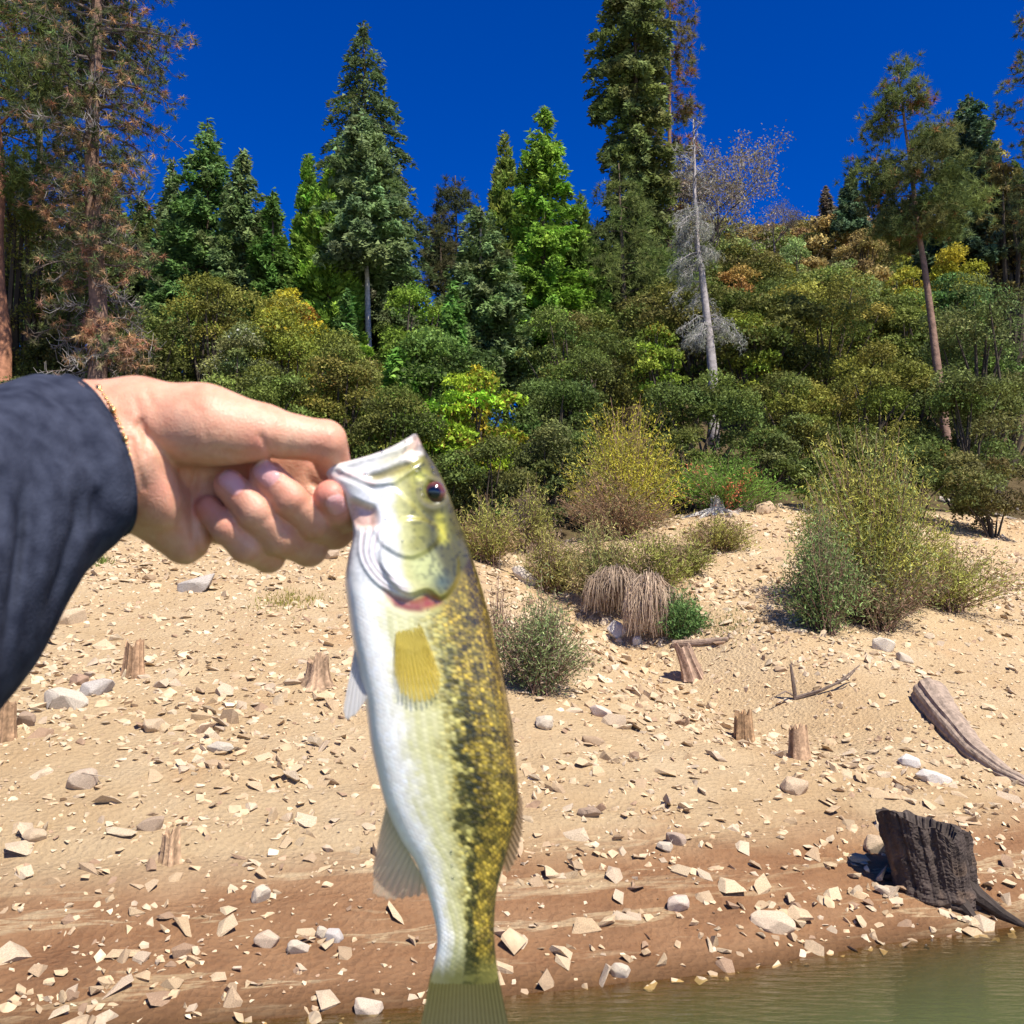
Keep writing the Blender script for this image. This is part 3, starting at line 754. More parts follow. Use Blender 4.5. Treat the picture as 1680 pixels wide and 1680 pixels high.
for (lab, u, vt, w, y, col) in (
  ('young bright fir at the foot of the bright cedars', 567, 480, 90, 29, (0.050, 0.100, 0.032)),
  ('young green fir above the yellow green maple', 742, 470, 95, 28, (0.055, 0.112, 0.030)),
  ('young fir spreading between the maple and the pale trunk', 655, 580, 110, 24, (0.060, 0.125, 0.028))):
    conifer('young_fir', lab, u, vt, u, y, w, 760, col, n=6500, trunk_r=0.05)

# ---- look-alike oaks filling the wooded slope behind
FL = 'plain dark green oak massed with others on the wooded slope'; FG = 'oaks massed on the wooded slope'
FL2 = 'dull olive brown scrub bush on the upper hillside'; FG2 = 'scrub bushes on the upper hillside'
protos = []
for k in range(4):
    x, y = [(-9, 30), (2.5, 31), (-4, 33), (6, 34)][k]
    b = np.array([x, y, float(terrain(x, y))]); H = 4.2
    r_ = thing('oak_tree', FL, 'tree', b, FG)
    v, f, cc, c = bush_mesh(2.0, 2.0, H, 30, [(0.050, 0.066, 0.020), (0.068, 0.078, 0.024), (0.046, 0.070, 0.022), (0.060, 0.072, 0.022)][k], 0.11, 0.9, 0.27)
    mesh_np('crown', v, f, M_LEAF, r_, cc)
    g = Geo()
    for e in c[::2]: g.tube(np.array([[0, 0, -0.2], e * [0.5, 0.5, 0.55], e]), [0.09, 0.05, 0.02], 5, (0.07, 0.055, 0.04), cap=False)
    g.build('trunk', M_TWIG, r_); protos.append(r_)
sc_protos = []
for k in range(3):
    x, y = [(20, 70), (24, 76), (16, 64)][k]; b = np.array([x, y, float(terrain(x, y))])
    r_ = thing('scrub_bush', FL2, 'bush', b, FG2)
    v, f, cc, c = bush_mesh(2.0, 2.0, 2.8, 75, [(0.105, 0.098, 0.036), (0.090, 0.105, 0.040), (0.125, 0.098, 0.045)][k], 0.2, 1.0, 0.27)
    mesh_np('crown', v, f, M_LEAF, r_, cc); sc_protos.append(r_)
for k in range(64):
    y = rng.uniform(25, 62); a = rng.uniform(-0.72, 0.72); x = a * y
    if a > 0.12: y = rng.uniform(30, 45); x = a * y
    s = rng.uniform(0.75, 1.25) * (1.0 + 0.008 * (y - 28))
    p = protos[k % 4]; copy_tree(p, (x, y, float(terrain(x, y)) - 0.1), rng.random() * 6.28, (s * rng.uniform(.9, 1.2), s, s * rng.uniform(0.8, 1.1)))
for k in range(75):
    y = rng.uniform(46, 112); a = rng.uniform(0.10, 0.75); x = a * y
    s = rng.uniform(0.8, 1.5)
    copy_tree(sc_protos[k % 3], (x, y, float(terrain(x, y)) - 0.1), rng.random() * 6.28, (s * rng.uniform(.9, 1.3), s, s * rng.uniform(0.7, 1.1)))

for k in range(34):
    a = 0.16 + 0.5 * (k + rng.random()) / 34; y = rng.uniform(94, 106); x = a * y; s = rng.uniform(1.1, 2.0)
    copy_tree(sc_protos[k % 3], (x, y, float(terrain(x, y)) - 0.2), rng.random() * 6.28, (s * rng.uniform(.9, 1.3), s, s * rng.uniform(0.8, 1.2)))

# ---- wispy willow bushes on the bank
def willow(name, label, u, foot, v_top, width, col, second=None, nst=90, fan=0.9, leafn=26, leaf=0.075, bare=0.25, stem=(0.17, 0.105, 0.07), cat='bush', lean=0.0, y=None):
    base = hit(u, foot) if y is None else ground_at(u, y)
    y = base[1]; H = zat(v_top, y) - base[2]; Rx = width * 0.62 * mpp(y)
    root = thing(name, label, cat, base)
    g = Geo(); C, A, CC = [], [], []
    ph_ = rng.random(3) * 6.28
    for k in range(nst):
        az = rng.random() * 2 * np.pi; r = rng.random() ** 0.55
        e = np.array([math.cos(az) * r * Rx + lean * Rx, math.sin(az) * r * Rx * 0.8, H * math.sqrt(max(1 - (r * fan) ** 2, 0.05)) * rng.uniform(0.50, 1.06) * (1 + 0.16 * math.sin(2 * az + ph_[0]) + 0.12 * math.sin(3 * az + ph_[1]))])
        e[:2] *= 1 + 0.22 * math.sin(2 * az + ph_[2])
        b0 = np.array([rng.normal(0, 0.10 * Rx), rng.normal(0, 0.10 * Rx), -0.05])
        m = b0 * 0.4 + e * np.array([0.45, 0.45, 0.62]) + rng.normal(0, 0.03 * H, 3)
        t = np.linspace(0, 1, 5)[:, None]
        P = (1 - t) ** 2 * b0 + 2 * t * (1 - t) * m + t ** 2 * e
        g.tube(P, np.linspace(0.008, 0.002, 5) * (0.6 + 0.4 * H), 3, np.asarray(stem) * rng.uniform(0.7, 1.3), cap=False)
        n = int(leafn * 1.8)
        s = (bare + (1 - bare) * rng.random(n) ** 0.8)[:, None]
        c = (1 - s) ** 2 * b0 + 2 * s * (1 - s) * m + s ** 2 * e + rng.normal(0, 0.06 * (0.5 + H * 0.5), (n, 3))
        d = unit((e - b0) * 0.6 / H + rng.normal(0, 0.5, (n, 3)))
        C.append(c); A.append(d)
        base_c = np.asarray(col) * np.array([1.75, 1.7, 1.35]) * np.exp(rng.normal(0, 0.15))
        if second is not None and rng.random() < second[1]: base_c = np.asarray(second[0]) * 1.65 * np.exp(rng.normal(0, 0.15))
        CC.append(np.broadcast_to(base_c, (n, 3)))
    g.build('stems', M_TWIG, root)
    C = np.vstack(C); A = np.vstack(A); CC = np.vstack(CC) * np.exp(rng.normal(0, 0.25, (len(C), 1)))
    px = mpp(y) * 1.64
    v, f = leaf_quads(C, A, unit(np.cross(A, rand_dir(len(C)))), leaf * (0.7 + 0.6 * rng.random(len(C))), max(leaf * 0.2, px * 0.9))
    mesh_np('leaves', v, f, M_LEAF, root, np.repeat(CC, 3, 0))
    return root
W1 = (0.19, 0.185, 0.052); W2 = (0.095, 0.140, 0.055)
willow('willow_bush', 'round yellow green willow with brown stems standing on the bare bank', 1438, 1010, 726, 200, (0.20, 0.195, 0.05), ((0.15, 0.175, 0.055), 0.35), nst=300, leafn=46, bare=0.40, fan=0.92)
willow('willow_bush', 'low green willow spreading downhill at the foot of the round willow', 1352, 1035, 848, 140, W2, ((0.15, 0.125, 0.07), 0.25), nst=130, leafn=34, bare=0.12)
willow('willow_bush', 'yellowish green willow spreading from the round willow towards the log', 1545, 1000, 880, 210, (0.175, 0.185, 0.055), ((0.18, 0.12, 0.065), 0.2), nst=130, leafn=32, bare=0.2, lean=0.1)
willow('willow_bush', 'dark tangled willow stems below the round willow', 1440, 1030, 900, 170, (0.11, 0.115, 0.06), ((0.17, 0.11, 0.07), 0.4), nst=130, leafn=26, bare=0.1)
willow('willow_bush', 'bright yellow willow with a purplish brown base at the edge of the wood', 1030, 905, 676, 165, (0.27, 0.245, 0.035), ((0.20, 0.20, 0.04), 0.3), nst=200, leafn=40, bare=0.35, y=17.0)
willow('willow_bush', 'purplish brown leafless thicket under the bright yellow willow', 1010, 900, 770, 150, (0.15, 0.095, 0.06), ((0.15, 0.145, 0.055), 0.25), nst=150, leafn=24, bare=0.1, y=16.2)
willow('willow_bush', 'pale yellow green willow behind the weathered slab at the gully head', 800, 925, 822, 120, (0.185, 0.185, 0.055), ((0.20, 0.135, 0.07), 0.25), nst=120, leafn=32, bare=0.2)
willow('willow_bush', 'small olive willow above the pale slab', 868, 905, 790, 90, (0.165, 0.165, 0.05), ((0.10, 0.075, 0.06), 0.25), nst=90, leafn=28, bare=0.3)
willow('willow_bush', 'straw coloured willow in the gully beside the weathered slab', 905, 970, 868, 110, (0.185, 0.175, 0.065), ((0.17, 0.12, 0.075), 0.35), nst=120, leafn=28, bare=0.15)
willow('willow_bush', 'tan and green willow in the middle of the gully', 985, 985, 850, 120, (0.19, 0.165, 0.075), ((0.145, 0.155, 0.05), 0.4), nst=130, leafn=28, bare=0.2)
willow('willow_bush', 'yellow green willow on the far side of the gully', 1070, 975, 868, 120, (0.165, 0.175, 0.05), ((0.18, 0.13, 0.07), 0.3), nst=120, leafn=28, bare=0.15)
willow('willow_bush', 'low yellowish willow climbing the bank beside the white root stump', 1175, 905, 842, 120, (0.17, 0.165, 0.052), ((0.18, 0.12, 0.07), 0.3), nst=100, leafn=26, bare=0.15)
willow('willow_bush', 'small willow between the gully and the bare sandy patch', 1120, 945, 880, 90, (0.155, 0.165, 0.05), ((0.18, 0.13, 0.07), 0.2), nst=80, leafn=26, bare=0.15)
willow('willow_bush', 'small dark green bush at the lower mouth of the gully', 1118, 1045, 968, 70, (0.070, 0.125, 0.045), None, nst=90, leafn=32, bare=0.05)
willow('willow_bush', 'grey green willow with bare twigs alone on the rubble slope', 885, 1135, 965, 135, (0.115, 0.145, 0.070), ((0.17, 0.125, 0.085), 0.25), nst=170, leafn=34, bare=0.12, leaf=0.055)
willow('leafy_creeper', 'low bright green creeper with red leaves along the edge of the wood', 1190, 850, 742, 190, (0.085, 0.150, 0.030), ((0.38, 0.12, 0.06), 0.06), nst=150, leafn=36, bare=0.1, y=18.3, leaf=0.09)
willow('willow_bush', 'thin brown twiggy bush beside the lone grey green willow', 815, 1080, 930, 50, (0.16, 0.12, 0.085), None, nst=40, leafn=6, bare=0.3, stem=(0.16, 0.10, 0.075))

def hanging_grass(label, u, foot, v_top, width, col, n=900):
    base = hit(u, foot); y = base[1]; H = zat(v_top, y) - base[2]; Rx = width * 0.5 * mpp(y)
    root = thing('dry_grass_tussock', label, 'grass', base)
    g = Geo()
    for k in range(n):
        az = rng.random() * 6.28; r = rng.random() ** 0.5
        d = np.array([math.cos(az), math.sin(az), 0]) * r * Rx
        s = np.array([d[0] * 0.5, d[1] * 0.5, H * rng.uniform(0.3, 0.9)]); m = np.array([d[0] * 0.85, d[1] * 0.85, H * rng.uniform(0.8, 1.0) * (1 - 0.3 * r)])
        e = np.array([d[0] * 1.05, d[1] * 1.05, H * rng.uniform(0.0, 0.35)])
        g.tube(np.array([s, m, (m + e) / 2 + d * 0.05, e]) + rng.normal(0, 0.02, (4, 3)), [0.004, 0.005, 0.004, 0.002], 3, np.asarray(col) * rng.uniform(0.6, 1.35), cap=False)
    g.build('blades', M_TWIG, root)
hanging_grass('straw brown tussock of drooping dry grass at the gully mouth', 1068, 1045, 930, 90, (0.42, 0.31, 0.21))
hanging_grass('darker drooping dry grass behind the straw brown tussock', 1010, 1010, 920, 110, (0.30, 0.22, 0.15), 700)

# small green blades on the bare bank
def grass_patch(label, u, v, w, n, col, h=0.06):
    c = hit(u, v); r = w * 0.5 * mpp(c[1])
    P = np.stack([c[0] + rng.normal(0, r * 0.5, n), c[1] + rng.normal(0, r * 0.7, n)], -1)
    p = np.column_stack([P, terrain(P[:, 0], P[:, 1]) - 0.005])
    d = unit(np.array([0, 0, 1.0]) + rng.normal(0, 0.35, (n, 3)))
    vv, f = needle_tris(p, d, unit(np.cross(d, rand_dir(n))), h * (0.5 + rng.random(n)), 0.012)
    tag(mesh_np('grass', vv, f, M_LEAF, None, np.repeat(tint(col, n, 0.25), 3, 0)), label, 'grass', kind='stuff')
grass_patch('small green grass tuft growing on the sand', 165, 925, 40, 90, (0.12, 0.16, 0.03), 0.12)
grass_patch('thin yellowish weeds between small stones', 475, 985, 110, 500, (0.24, 0.21, 0.05), 0.05)
grass_patch('thin green weeds on the gully floor', 1195, 1025, 90, 260, (0.14, 0.16, 0.05), 0.05)
grass_patch('green weeds on the crest behind the round willow', 1560, 820, 60, 260, (0.09, 0.15, 0.03), 0.14)

# firs crowded behind the front row
CL = 'dark fir crowded behind the front row of firs and cedars'; CG = 'firs crowded behind the front row'
cp = conifer('fir_tree', CL, 318, 330, 318, 46, 120, 560, (0.044, 0.070, 0.026), group=CG, n=8000, power=0.6, size=1.25)
cp_h = zat(330, 46) - float(cp.location.z)
for (u_, vt_, y_) in ((262, 300, 45), (372, 345, 47), (428, 372, 46), (470, 392, 45), (522, 360, 47), (578, 372, 46), (636, 425, 45), (668, 436, 46), (735, 462, 44), (852, 350, 47), (925, 340, 47), (972, 372, 45), (1072, 350, 47),
                      (205, 330, 44), (150, 300, 44), (95, 320, 43), (40, 330, 43), (1545, 350, 62), (1640, 290, 66), (1690, 270, 60), (1760, 200, 55), (-60, 250, 42)):
    b_ = ground_at(u_, y_); f_ = (zat(vt_, y_) - b_[2]) / cp_h
    copy_tree(cp, b_, rng.random() * 6.28, (max(f_, 0.8) * rng.uniform(0.95, 1.2), max(f_, 0.8), f_))
# low growth closing the edge of the wood
for (lab, u_, vt_, w_, y_, col_) in (
  ('low dark shrub under the oaks behind the bleached white stump', 1260, 700, 150, 19.5, (0.050, 0.066, 0.022)),
  ('small green shrub behind the bleached driftwood poles', 1345, 740, 110, 19.0, (0.060, 0.085, 0.024)),
  ('low dark shrub behind the yellowish spreading willow', 1500, 730, 170, 19.8, (0.050, 0.062, 0.022)),
  ('low brown and green shrub at the end of the driftwood branch', 1630, 735, 190, 19.5, (0.066, 0.064, 0.028)),
  ('squat olive shrub between the yellow willow and the creeper', 1120, 690, 150, 19.4, (0.066, 0.080, 0.024)),
  ('squat dark shrub behind the bright yellow willow', 980, 680, 150, 19.6, (0.050, 0.066, 0.024)),
  ('squat shrub in the shade of the yellow green maple', 740, 745, 170, 18.2, (0.048, 0.062, 0.020)),
  ('low shrub at the wood edge under the dusky shrub', 590, 760, 230, 17.8, (0.050, 0.062, 0.020)),
  ('low shrub at the wood edge under the olive green oak', 420, 760, 230, 17.8, (0.052, 0.066, 0.022)),
  ('low shrub at the wood edge between the pine trunks', 240, 740, 230, 18.2, (0.046, 0.056, 0.018)),
  ('low shrub at the wood edge beside the rust red trunk', 70, 600, 200, 19.5, (0.046, 0.054, 0.018))):
    bush('shrub', lab, u_, vt_, w_, y_, col_, 0.07, 'bush', None, 1.0, 0.3)

# ------------------------------------------------------------------ stumps, logs, branches
def loft(ringfn, ns, seg, closed_top=True):
    """rings from ringfn(s, theta) -> (seg,3); returns verts, quads, tris"""
    th = np.arange(seg) / seg * 2 * np.pi
    V = np.concatenate([ringfn(s, th) for s in np.linspace(0, 1, ns)])
    i = np.arange(ns - 1)[:, None] * seg; j = np.arange(seg)[None]
    q = np.stack([i + j, i + (j + 1) % seg, i + seg + (j + 1) % seg, i + seg + j], -1).reshape(-1, 4)
    return V, q, th

def stump(name, label, u, v_foot, v_top, width, col, lean=(0, 0), jag=0.12, seg=40, ridges=0.12, flare=0.35, hollow=0.15, seed=0, mat=None, cat='tree stump', ns=16, roots=()):
    base = hit(u, v_foot); y = base[1]
    H = (v_foot - v_top) * mpp(y) * 0.92 + 0.03; r = width * 0.5 * mpp(y)
    root = thing(name, label, cat, base)
    th0 = np.arange(seg) / seg * 2 * np.pi
    rid = ridges * (2 * noise2(np.cos(th0) * 3.2 + 9 * seed + 20, np.sin(th0) * 3.2 + 20, seed) - 1) + ridges * 0.6 * (2 * noise2(np.cos(th0) * 8 + 30, np.sin(th0) * 8 + 30 + seed, seed + 3) - 1)
    jagv = jag * H * (noise2(np.cos(th0) * 2.5 + 40, np.sin(th0) * 2.5 + 40 + seed, seed + 7) - 0.5) * 2
    jagv += jag * 0.5 * H * (rng.random(seg) - 0.5)
    def ring(s, th):
        f = 1 + flare * (1 - s) ** 3
        rr = r * f * (1 + rid * (0.6 + 0.8 * (1 - s))) * (1 - 0.10 * s)
        z = s * H + (s ** 2) * jagv - 0.06 * (1 - s)
        return np.stack([rr * np.cos(th) + lean[0] * z, rr * np.sin(th) + lean[1] * z, z], -1)
    V, q, th = loft(ring, ns, seg)
    # rim and sunken broken top
    n0 = len(V); top = V[-seg:]; cen = top.mean(0)
    inner = []
    for k, (sc_, dz) in enumerate(((0.80, -0.02), (0.55, -hollow * 0.6), (0.25, -hollow))):
        p = cen + (top - cen) * sc_; p[:, 2] = top[:, 2] * (sc_) + cen[2] * (1 - sc_) + dz * H + rng.normal(0, 0.02 * H, seg); inner.append(p)
    Vt = np.vstack(inner + [cen[None] + [0, 0, -hollow * H]])
    Q = [q]; a0 = n0 - seg
    for k in range(3):
        a = a0 if k == 0 else n0 + (k - 1) * seg; b = n0 + k * seg; j = np.arange(seg)
        Q.append(np.stack([a + j, a + (j + 1) % seg, b + (j + 1) % seg, b + j], -1))
    b = n0 + 2 * seg; j = np.arange(seg)
    t = np.stack([b + j, b + (j + 1) % seg, np.full(seg, n0 + 3 * seg)], -1)
    Vall = np.vstack([V, Vt])
    g = Geo()
    cvar = np.asarray(col) * np.exp(rng.normal(0, 0.15, (len(Vall), 1)))
    stripe = np.tile(np.exp(1.1 * rid / (ridges + 1e-6) * 0.35), len(Vall) // seg + 1)[:len(Vall)]
    g.add(Vall, np.vstack(Q), t, np.clip(cvar * stripe[:, None], 0.004, 0.8))
    g.build('trunk', mat or M_WOOD, root)
    for (dx, dy, L, rr) in roots:
        gg = Geo(); e = np.array([dx, dy]) * L; zz = [float(terrain(base[0] + e[0] * s, base[1] + e[1] * s)) - base[2] for s in (0.3, 0.6, 1.0)]
        gg.tube(np.array([[dx * r * 0.5, dy * r * 0.5, H * 0.25], [e[0] * .35, e[1] * .35, zz[0] + rr * 0.9], [e[0] * .65, e[1] * .65, zz[1] + rr * 0.3], [e[0], e[1], zz[2] - rr * 0.3]]), [rr * 1.3, rr, rr * 0.7, rr * 0.25], 7, np.asarray(col) * 0.9, 0.3)
        gg.build('root', mat or M_WOOD, root)
    return root

WB = (0.27, 0.165, 0.092)
stump('tree_stump', 'narrow orange brown stump standing upright among rubble', 219, 1107, 1057, 30, WB, seed=1, jag=0.22, flare=0.3, ridges=0.2)
stump('tree_stump', 'frayed grey brown stump with splayed roots', 522, 1120, 1082, 36, (0.25, 0.165, 0.10), seed=2, jag=0.3, flare=0.8, roots=((0.9, -0.4, 0.22, 0.03), (-1, -0.2, 0.35, 0.025), (0.3, -1, 0.2, 0.025)))
stump('tree_stump', 'pale sand coloured stump fringed at its foot', 280, 1412, 1372, 30, (0.36, 0.235, 0.135), seed=3, jag=0.25, flare=0.6, ridges=0.2)
stump('tree_stump', 'brown stump beside a dark round rock', 6, 1212, 1160, 34, (0.25, 0.155, 0.085), seed=4, jag=0.2, flare=0.25)
stump('tree_stump', 'split brown stump with a dark cleft, one of a pair', 1220, 1214, 1172, 30, (0.27, 0.165, 0.085), seed=5, jag=0.35, ridges=0.22, flare=0.2)
stump('tree_stump', 'square topped brown stump, the other of the pair', 1311, 1242, 1198, 31, (0.28, 0.18, 0.105), seed=6, jag=0.22, flare=0.3)
stump('tree_stump', 'tilted weathered stump at the mouth of the gully', 1140, 1110, 1062, 32, (0.30, 0.20, 0.135), seed=8, jag=0.15, lean=(-0.35, 0.1), ridges=0.18)
stump('tree_stump', 'bleached white stump with bare claw roots on the crest', 1176, 842, 818, 22, (0.45, 0.41, 0.35), seed=9, jag=0.4, ridges=0.25, flare=0.7, roots=((-1, -0.3, 0.75, 0.05), (-0.8, -0.7, 0.6, 0.05), (0.9, -0.4, 0.45, 0.045), (0.2, -1, 0.4, 0.05)))

def black_stump():
    base = hit(1536, 1462); y = base[1]; s_ = mpp(y)
    root = thing('tree_stump', 'large blackened hollow stump with cracked sides near the waterline', 'tree stump', base)
    seg, ns = 130, 50
    H = 104 * s_; r = 52 * s_
    th0 = np.arange(seg) / seg * 2 * np.pi
    def crack(th, c, w): 
        d = np.abs((th - c + np.pi) % (2 * np.pi) - np.pi); return np.exp(-(d / w) ** 2)
    bark = 0.10 * (noise2(np.cos(th0) * 5 + 5, np.sin(th0) * 9 + 5, 3) - 0.5) + 0.06 * (rng.random(seg) - 0.5)
    lob = 0.10 * np.cos(2 * th0 + 0.6) + 0.05 * np.cos(3 * th0 + 2.0)
    V = []; C = []
    for k in range(ns):
        s = k / (ns - 1)
        f = 1.02 + 0.16 * s + 0.10 * np.exp(-((s - 0.12) / 0.12) ** 2)
        ck = 0.22 * crack(th0, -0.75, 0.07) * (0.4 + 0.6 * s) + 0.10 * crack(th0, -1.75, 0.05) * s + 0.07 * crack(th0, -2.5, 0.05)
        knob = np.where(s < 0.34, 0.13 * (0.34 - s) / 0.34 * (noise2(th0 * 5 + 3, np.full(seg, s * 22.0), 8) - 0.4) * 2, 0)
        wob = 0.55 + 0.9 * noise2(th0 * 3 + 2, np.full(seg, s * 4.0), 14)
        rr = r * (f + lob + bark * (0.4 + s) * wob - ck + knob + 0.07 * (noise2(th0 * 6, np.full(seg, s * 9.0), 15) - 0.5) + 0.04 * (rng.random(seg) - 0.5))
        topz = H * (1 + 0.13 * np.cos(th0 - 2.7) + 0.12 * np.exp(-((th0 - 3.6) / 0.35) ** 2) - 0.16 * np.exp(-((th0 - 5.1) / 0.22) ** 2) + 0.09 * (noise2(np.cos(th0) * 4, np.sin(th0) * 4 + 9, 4) - 0.5))
        z = s * topz - 0.09 * (1 - s)
        # slightly cut away underneath on the downhill side
        V.append(np.stack([rr * np.cos(th0) - 0.16 * z, rr * np.sin(th0) * 0.95, z], -1))
        dry = 0.5 + 0.5 * noise2(th0 * 14, np.full(seg, s * 3.0), 9)
        cc = np.array([0.050, 0.037, 0.030])[None] * (0.35 + 1.1 * dry)[:, None]
        cc = cc + np.array([0.06, 0.036, 0.018]) * (sstep(0.55, 0.75, noise2(th0 * 4, np.full(seg, s * 5.0), 16)) * np.exp(-((s - 0.4) / 0.25) ** 2))[:, None]; C.append(cc)
    top = V[-1]; cen = top.mean(0)
    for sc_, dz in ((0.86, -0.01), (0.78, -0.16), (0.55, -0.34), (0.2, -0.4)):
        p = cen + (top - cen) * sc_; p[:, 2] = top[:, 2] * sc_ + cen[2] * (1 - sc_) + dz * H + rng.normal(0, 0.012 * H, seg)
        V.append(p); C.append(np.full((seg, 3), 1.0) * np.array([0.075, 0.058, 0.047]) * (0.7 + 0.6 * rng.random((seg, 1))))
    n = len(V); i = np.arange(n - 1)[:, None] * seg; j = np.arange(seg)[None]
    q = np.stack([i + j, i + (j + 1) % seg, i + seg + (j + 1) % seg, i + seg + j], -1).reshape(-1, 4)
    g = Geo(); g.add(np.vstack(V), q, None, np.vstack(C)); g.build('trunk', M_WOOD, root, smooth=False)
    for (dx, dy, L, rr) in ((0.9, -0.55, 0.50, 0.045), (0.45, -0.9, 0.30, 0.055), (-0.9, 0.25, 0.36, 0.05)):
        gg = Geo(); e = np.array([dx, dy]) * L; P = []
        for s, up in ((0.15, 0.30), (0.45, 0.13), (0.7, 0.05), (1.0, -0.015)):
            P.append([e[0] * s, e[1] * s, float(terrain(base[0] + e[0] * s, base[1] + e[1] * s)) - base[2] + up * 0.62])
        gg.tube(np.array(P), [rr * 1.5, rr * 1.1, rr * 0.7, rr * 0.25], 9, (0.05, 0.038, 0.030), 0.35)
        gg.build('root', M_WOOD, root)
black_stump()

def log_(name, label, pix, radpx, col, cat='log', sink=0.35, seg=30, mat=None, cut=None):
    P = np.array([hit(u, v) for u, v in pix]); base = P[0].copy()
    r = np.array([rp * mpp(p[1]) for rp, p in zip(radpx, P)])
    P[:, 2] += r * (1 - sink)
    t = np.linspace(0, 1, 26); ts = np.linspace(0, 1, len(P))
    PP = np.stack([np.interp(t, ts, P[:, k]) for k in range(3)], -1); PP[1:-1] = (PP[:-2] + PP[1:-1] * 2 + PP[2:]) / 4
    rr = np.interp(t, ts, r)
    root = thing(name, label, cat, base)
    g = Geo(); g.tube(PP - base, rr * (1 + 0.10 * (rng.random(len(rr)) - 0.5)), seg, np.asarray(col), 0.05, True, 0.16); o = g.build('trunk', mat or M_WOOD, root, smooth=False)
    return root, PP, rr, base
log_('log', 'thick grey brown driftwood log lying down the slope', [(1524, 1150), (1555, 1195), (1600, 1240), (1650, 1275), (1700, 1300)], [27, 23, 18, 13, 9], (0.30, 0.225, 0.165), sink=0.5)
log_('log', 'small weathered log lying behind the tilted stump', [(1105, 1062), (1150, 1058), (1195, 1052)], [6, 6, 4], (0.30, 0.215, 0.15))
log_('fallen_branch', 'bleached branch lying along the crest behind the round willow', [(1540, 822), (1600, 838), (1690, 862)], [5, 4, 3], (0.33, 0.28, 0.235), cat='branch')
log_('fallen_branch', 'thin pale driftwood pole lying along the crest', [(1580, 815), (1640, 828), (1700, 846)], [4, 3, 2], (0.36, 0.31, 0.26), cat='branch')
log_('fallen_branch', 'bleached driftwood pole between the white stump and the slab', [(1195, 850), (1230, 832), (1268, 822)], [4, 5, 3], (0.34, 0.28, 0.22), cat='branch')

def dead_branch():
    root_p = hit(1305, 1145); y = root_p[1]; s = mpp(y)
    root = thing('dead_branch', 'forked grey dead branch sticking up from the rubble', 'branch', root_p)
    g = Geo()
    def P(*pp): return np.array([[(u - 1305) * s, -dy, (1145 - v) * s] for u, v, dy in pp])
    c = (0.17, 0.125, 0.095)
    g.tube(P((1305, 1148, 0), (1302, 1125, .03), (1297, 1090, .05)), [0.022, 0.02, 0.012], 6, c, 0.2)
    g.tube(P((1303, 1145, 0), (1340, 1132, .1), (1372, 1118, .1), (1410, 1092, 0.02)), [0.022, 0.018, 0.014, 0.006], 6, c, 0.2)
    g.tube(P((1350, 1128, .1), (1385, 1112, .12), (1398, 1100, .1)), [0.012, 0.009, 0.005], 5, c, 0.2)
    g.tube(P((1303, 1140, 0), (1285, 1133, .1), (1268, 1140, .14)), [0.012, 0.009, 0.005], 5, c, 0.2)
    g.build('limbs', M_WOOD, root)
dead_branch()

# ------------------------------------------------------------------ rocks
def rock_proto(flat, k, npts=15):
    bm = bmesh.new()
    p = unit(rng.normal(size=(npts, 3))) * (0.82 + 0.25 * rng.random((npts, 1)))
    p[:, 0] *= rng.uniform(0.8, 1.35); p[:, 1] *= rng.uniform(0.65, 1.0); p[:, 2] *= flat
    p[:, 2] = np.clip(p[:, 2], -flat * 0.62, flat * rng.uniform(0.5, 0.8))       # split faces
    for q in p: bm.verts.new(q)
    r = bmesh.ops.convex_hull(bm, input=bm.verts)
    bmesh.ops.delete(bm, geom=list({e for e in r['geom_interior'] + r['geom_unused'] if isinstance(e, bmesh.types.BMVert)}), context='VERTS')
    bm.verts.ensure_lookup_table(); bm.verts.index_update()
    V = np.array([v.co[:] for v in bm.verts]); T = np.array([[v.index for v in f.verts] for f in bm.faces if len(f.verts) == 3])
    bm.free(); return V, T
PROTO = [rock_proto(rng.uniform(0.25, 0.62), k, 9) for k in range(40)]
RC = [(0.52, 0.395, 0.245), (0.50, 0.365, 0.215), (0.55, 0.43, 0.28), (0.47, 0.335, 0.195), (0.41, 0.29, 0.175), (0.52, 0.38, 0.23), (0.46, 0.35, 0.235), (0.32, 0.21, 0.13), (0.54, 0.42, 0.28)]

def slope_frame(x, y):
    e = 0.15
    nx = -(terrain(x + e, y, False) - terrain(x - e, y, False)) / (2 * e); ny = -(terrain(x, y + e, False) - terrain(x, y - e, False)) / (2 * e)
    return unit(np.stack([nx, ny, np.ones_like(nx)], -1))

def place_rocks(n):
    x = rng.uniform(-9.5, 12.5, n); d = rng.random(n) ** 0.9 * 12.6 - 0.12
    y = shore(x) + d
    # clustered rubble, thin on the damp soil, thick on the middle slope
    z = terrain(x, y)
    dens = 0.35 + 0.9 * sstep(0.38, 0.62, fbm2(x * 0.55, y * 0.9, 3, 60)) 
    dens *= np.where(z < 0.55, 0.6, 1.0) * np.where(d > 9.5, 0.55, 1.0)
    dens *= np.where(d < 0.5, 2.3, 1.0)
    k = rng.random(n) < dens / 1.25
    x, y, z = x[k], y[k], z[k]; n = len(x)
    size = np.exp(rng.normal(math.log(0.034), 0.50, n)) * (0.85 + 0.35 * rng.random(n))
    size = np.clip(size, 0.009, 0.105)
    return x, y, z, size
rx, ry, rz_, rs = place_rocks(58000)
N = len(rx)
nrm = slope_frame(rx, ry)
up = unit(nrm + rng.normal(0, 0.42, (N, 3)))
tw = rng.random(N) * 2 * np.pi
a0 = np.stack([np.cos(tw), np.sin(tw), np.zeros(N)], -1); a0 = unit(a0 - up * (a0 * up).sum(1, keepdims=True)); b0 = np.cross(up, a0)
pid = rng.integers(0, len(PROTO), N)
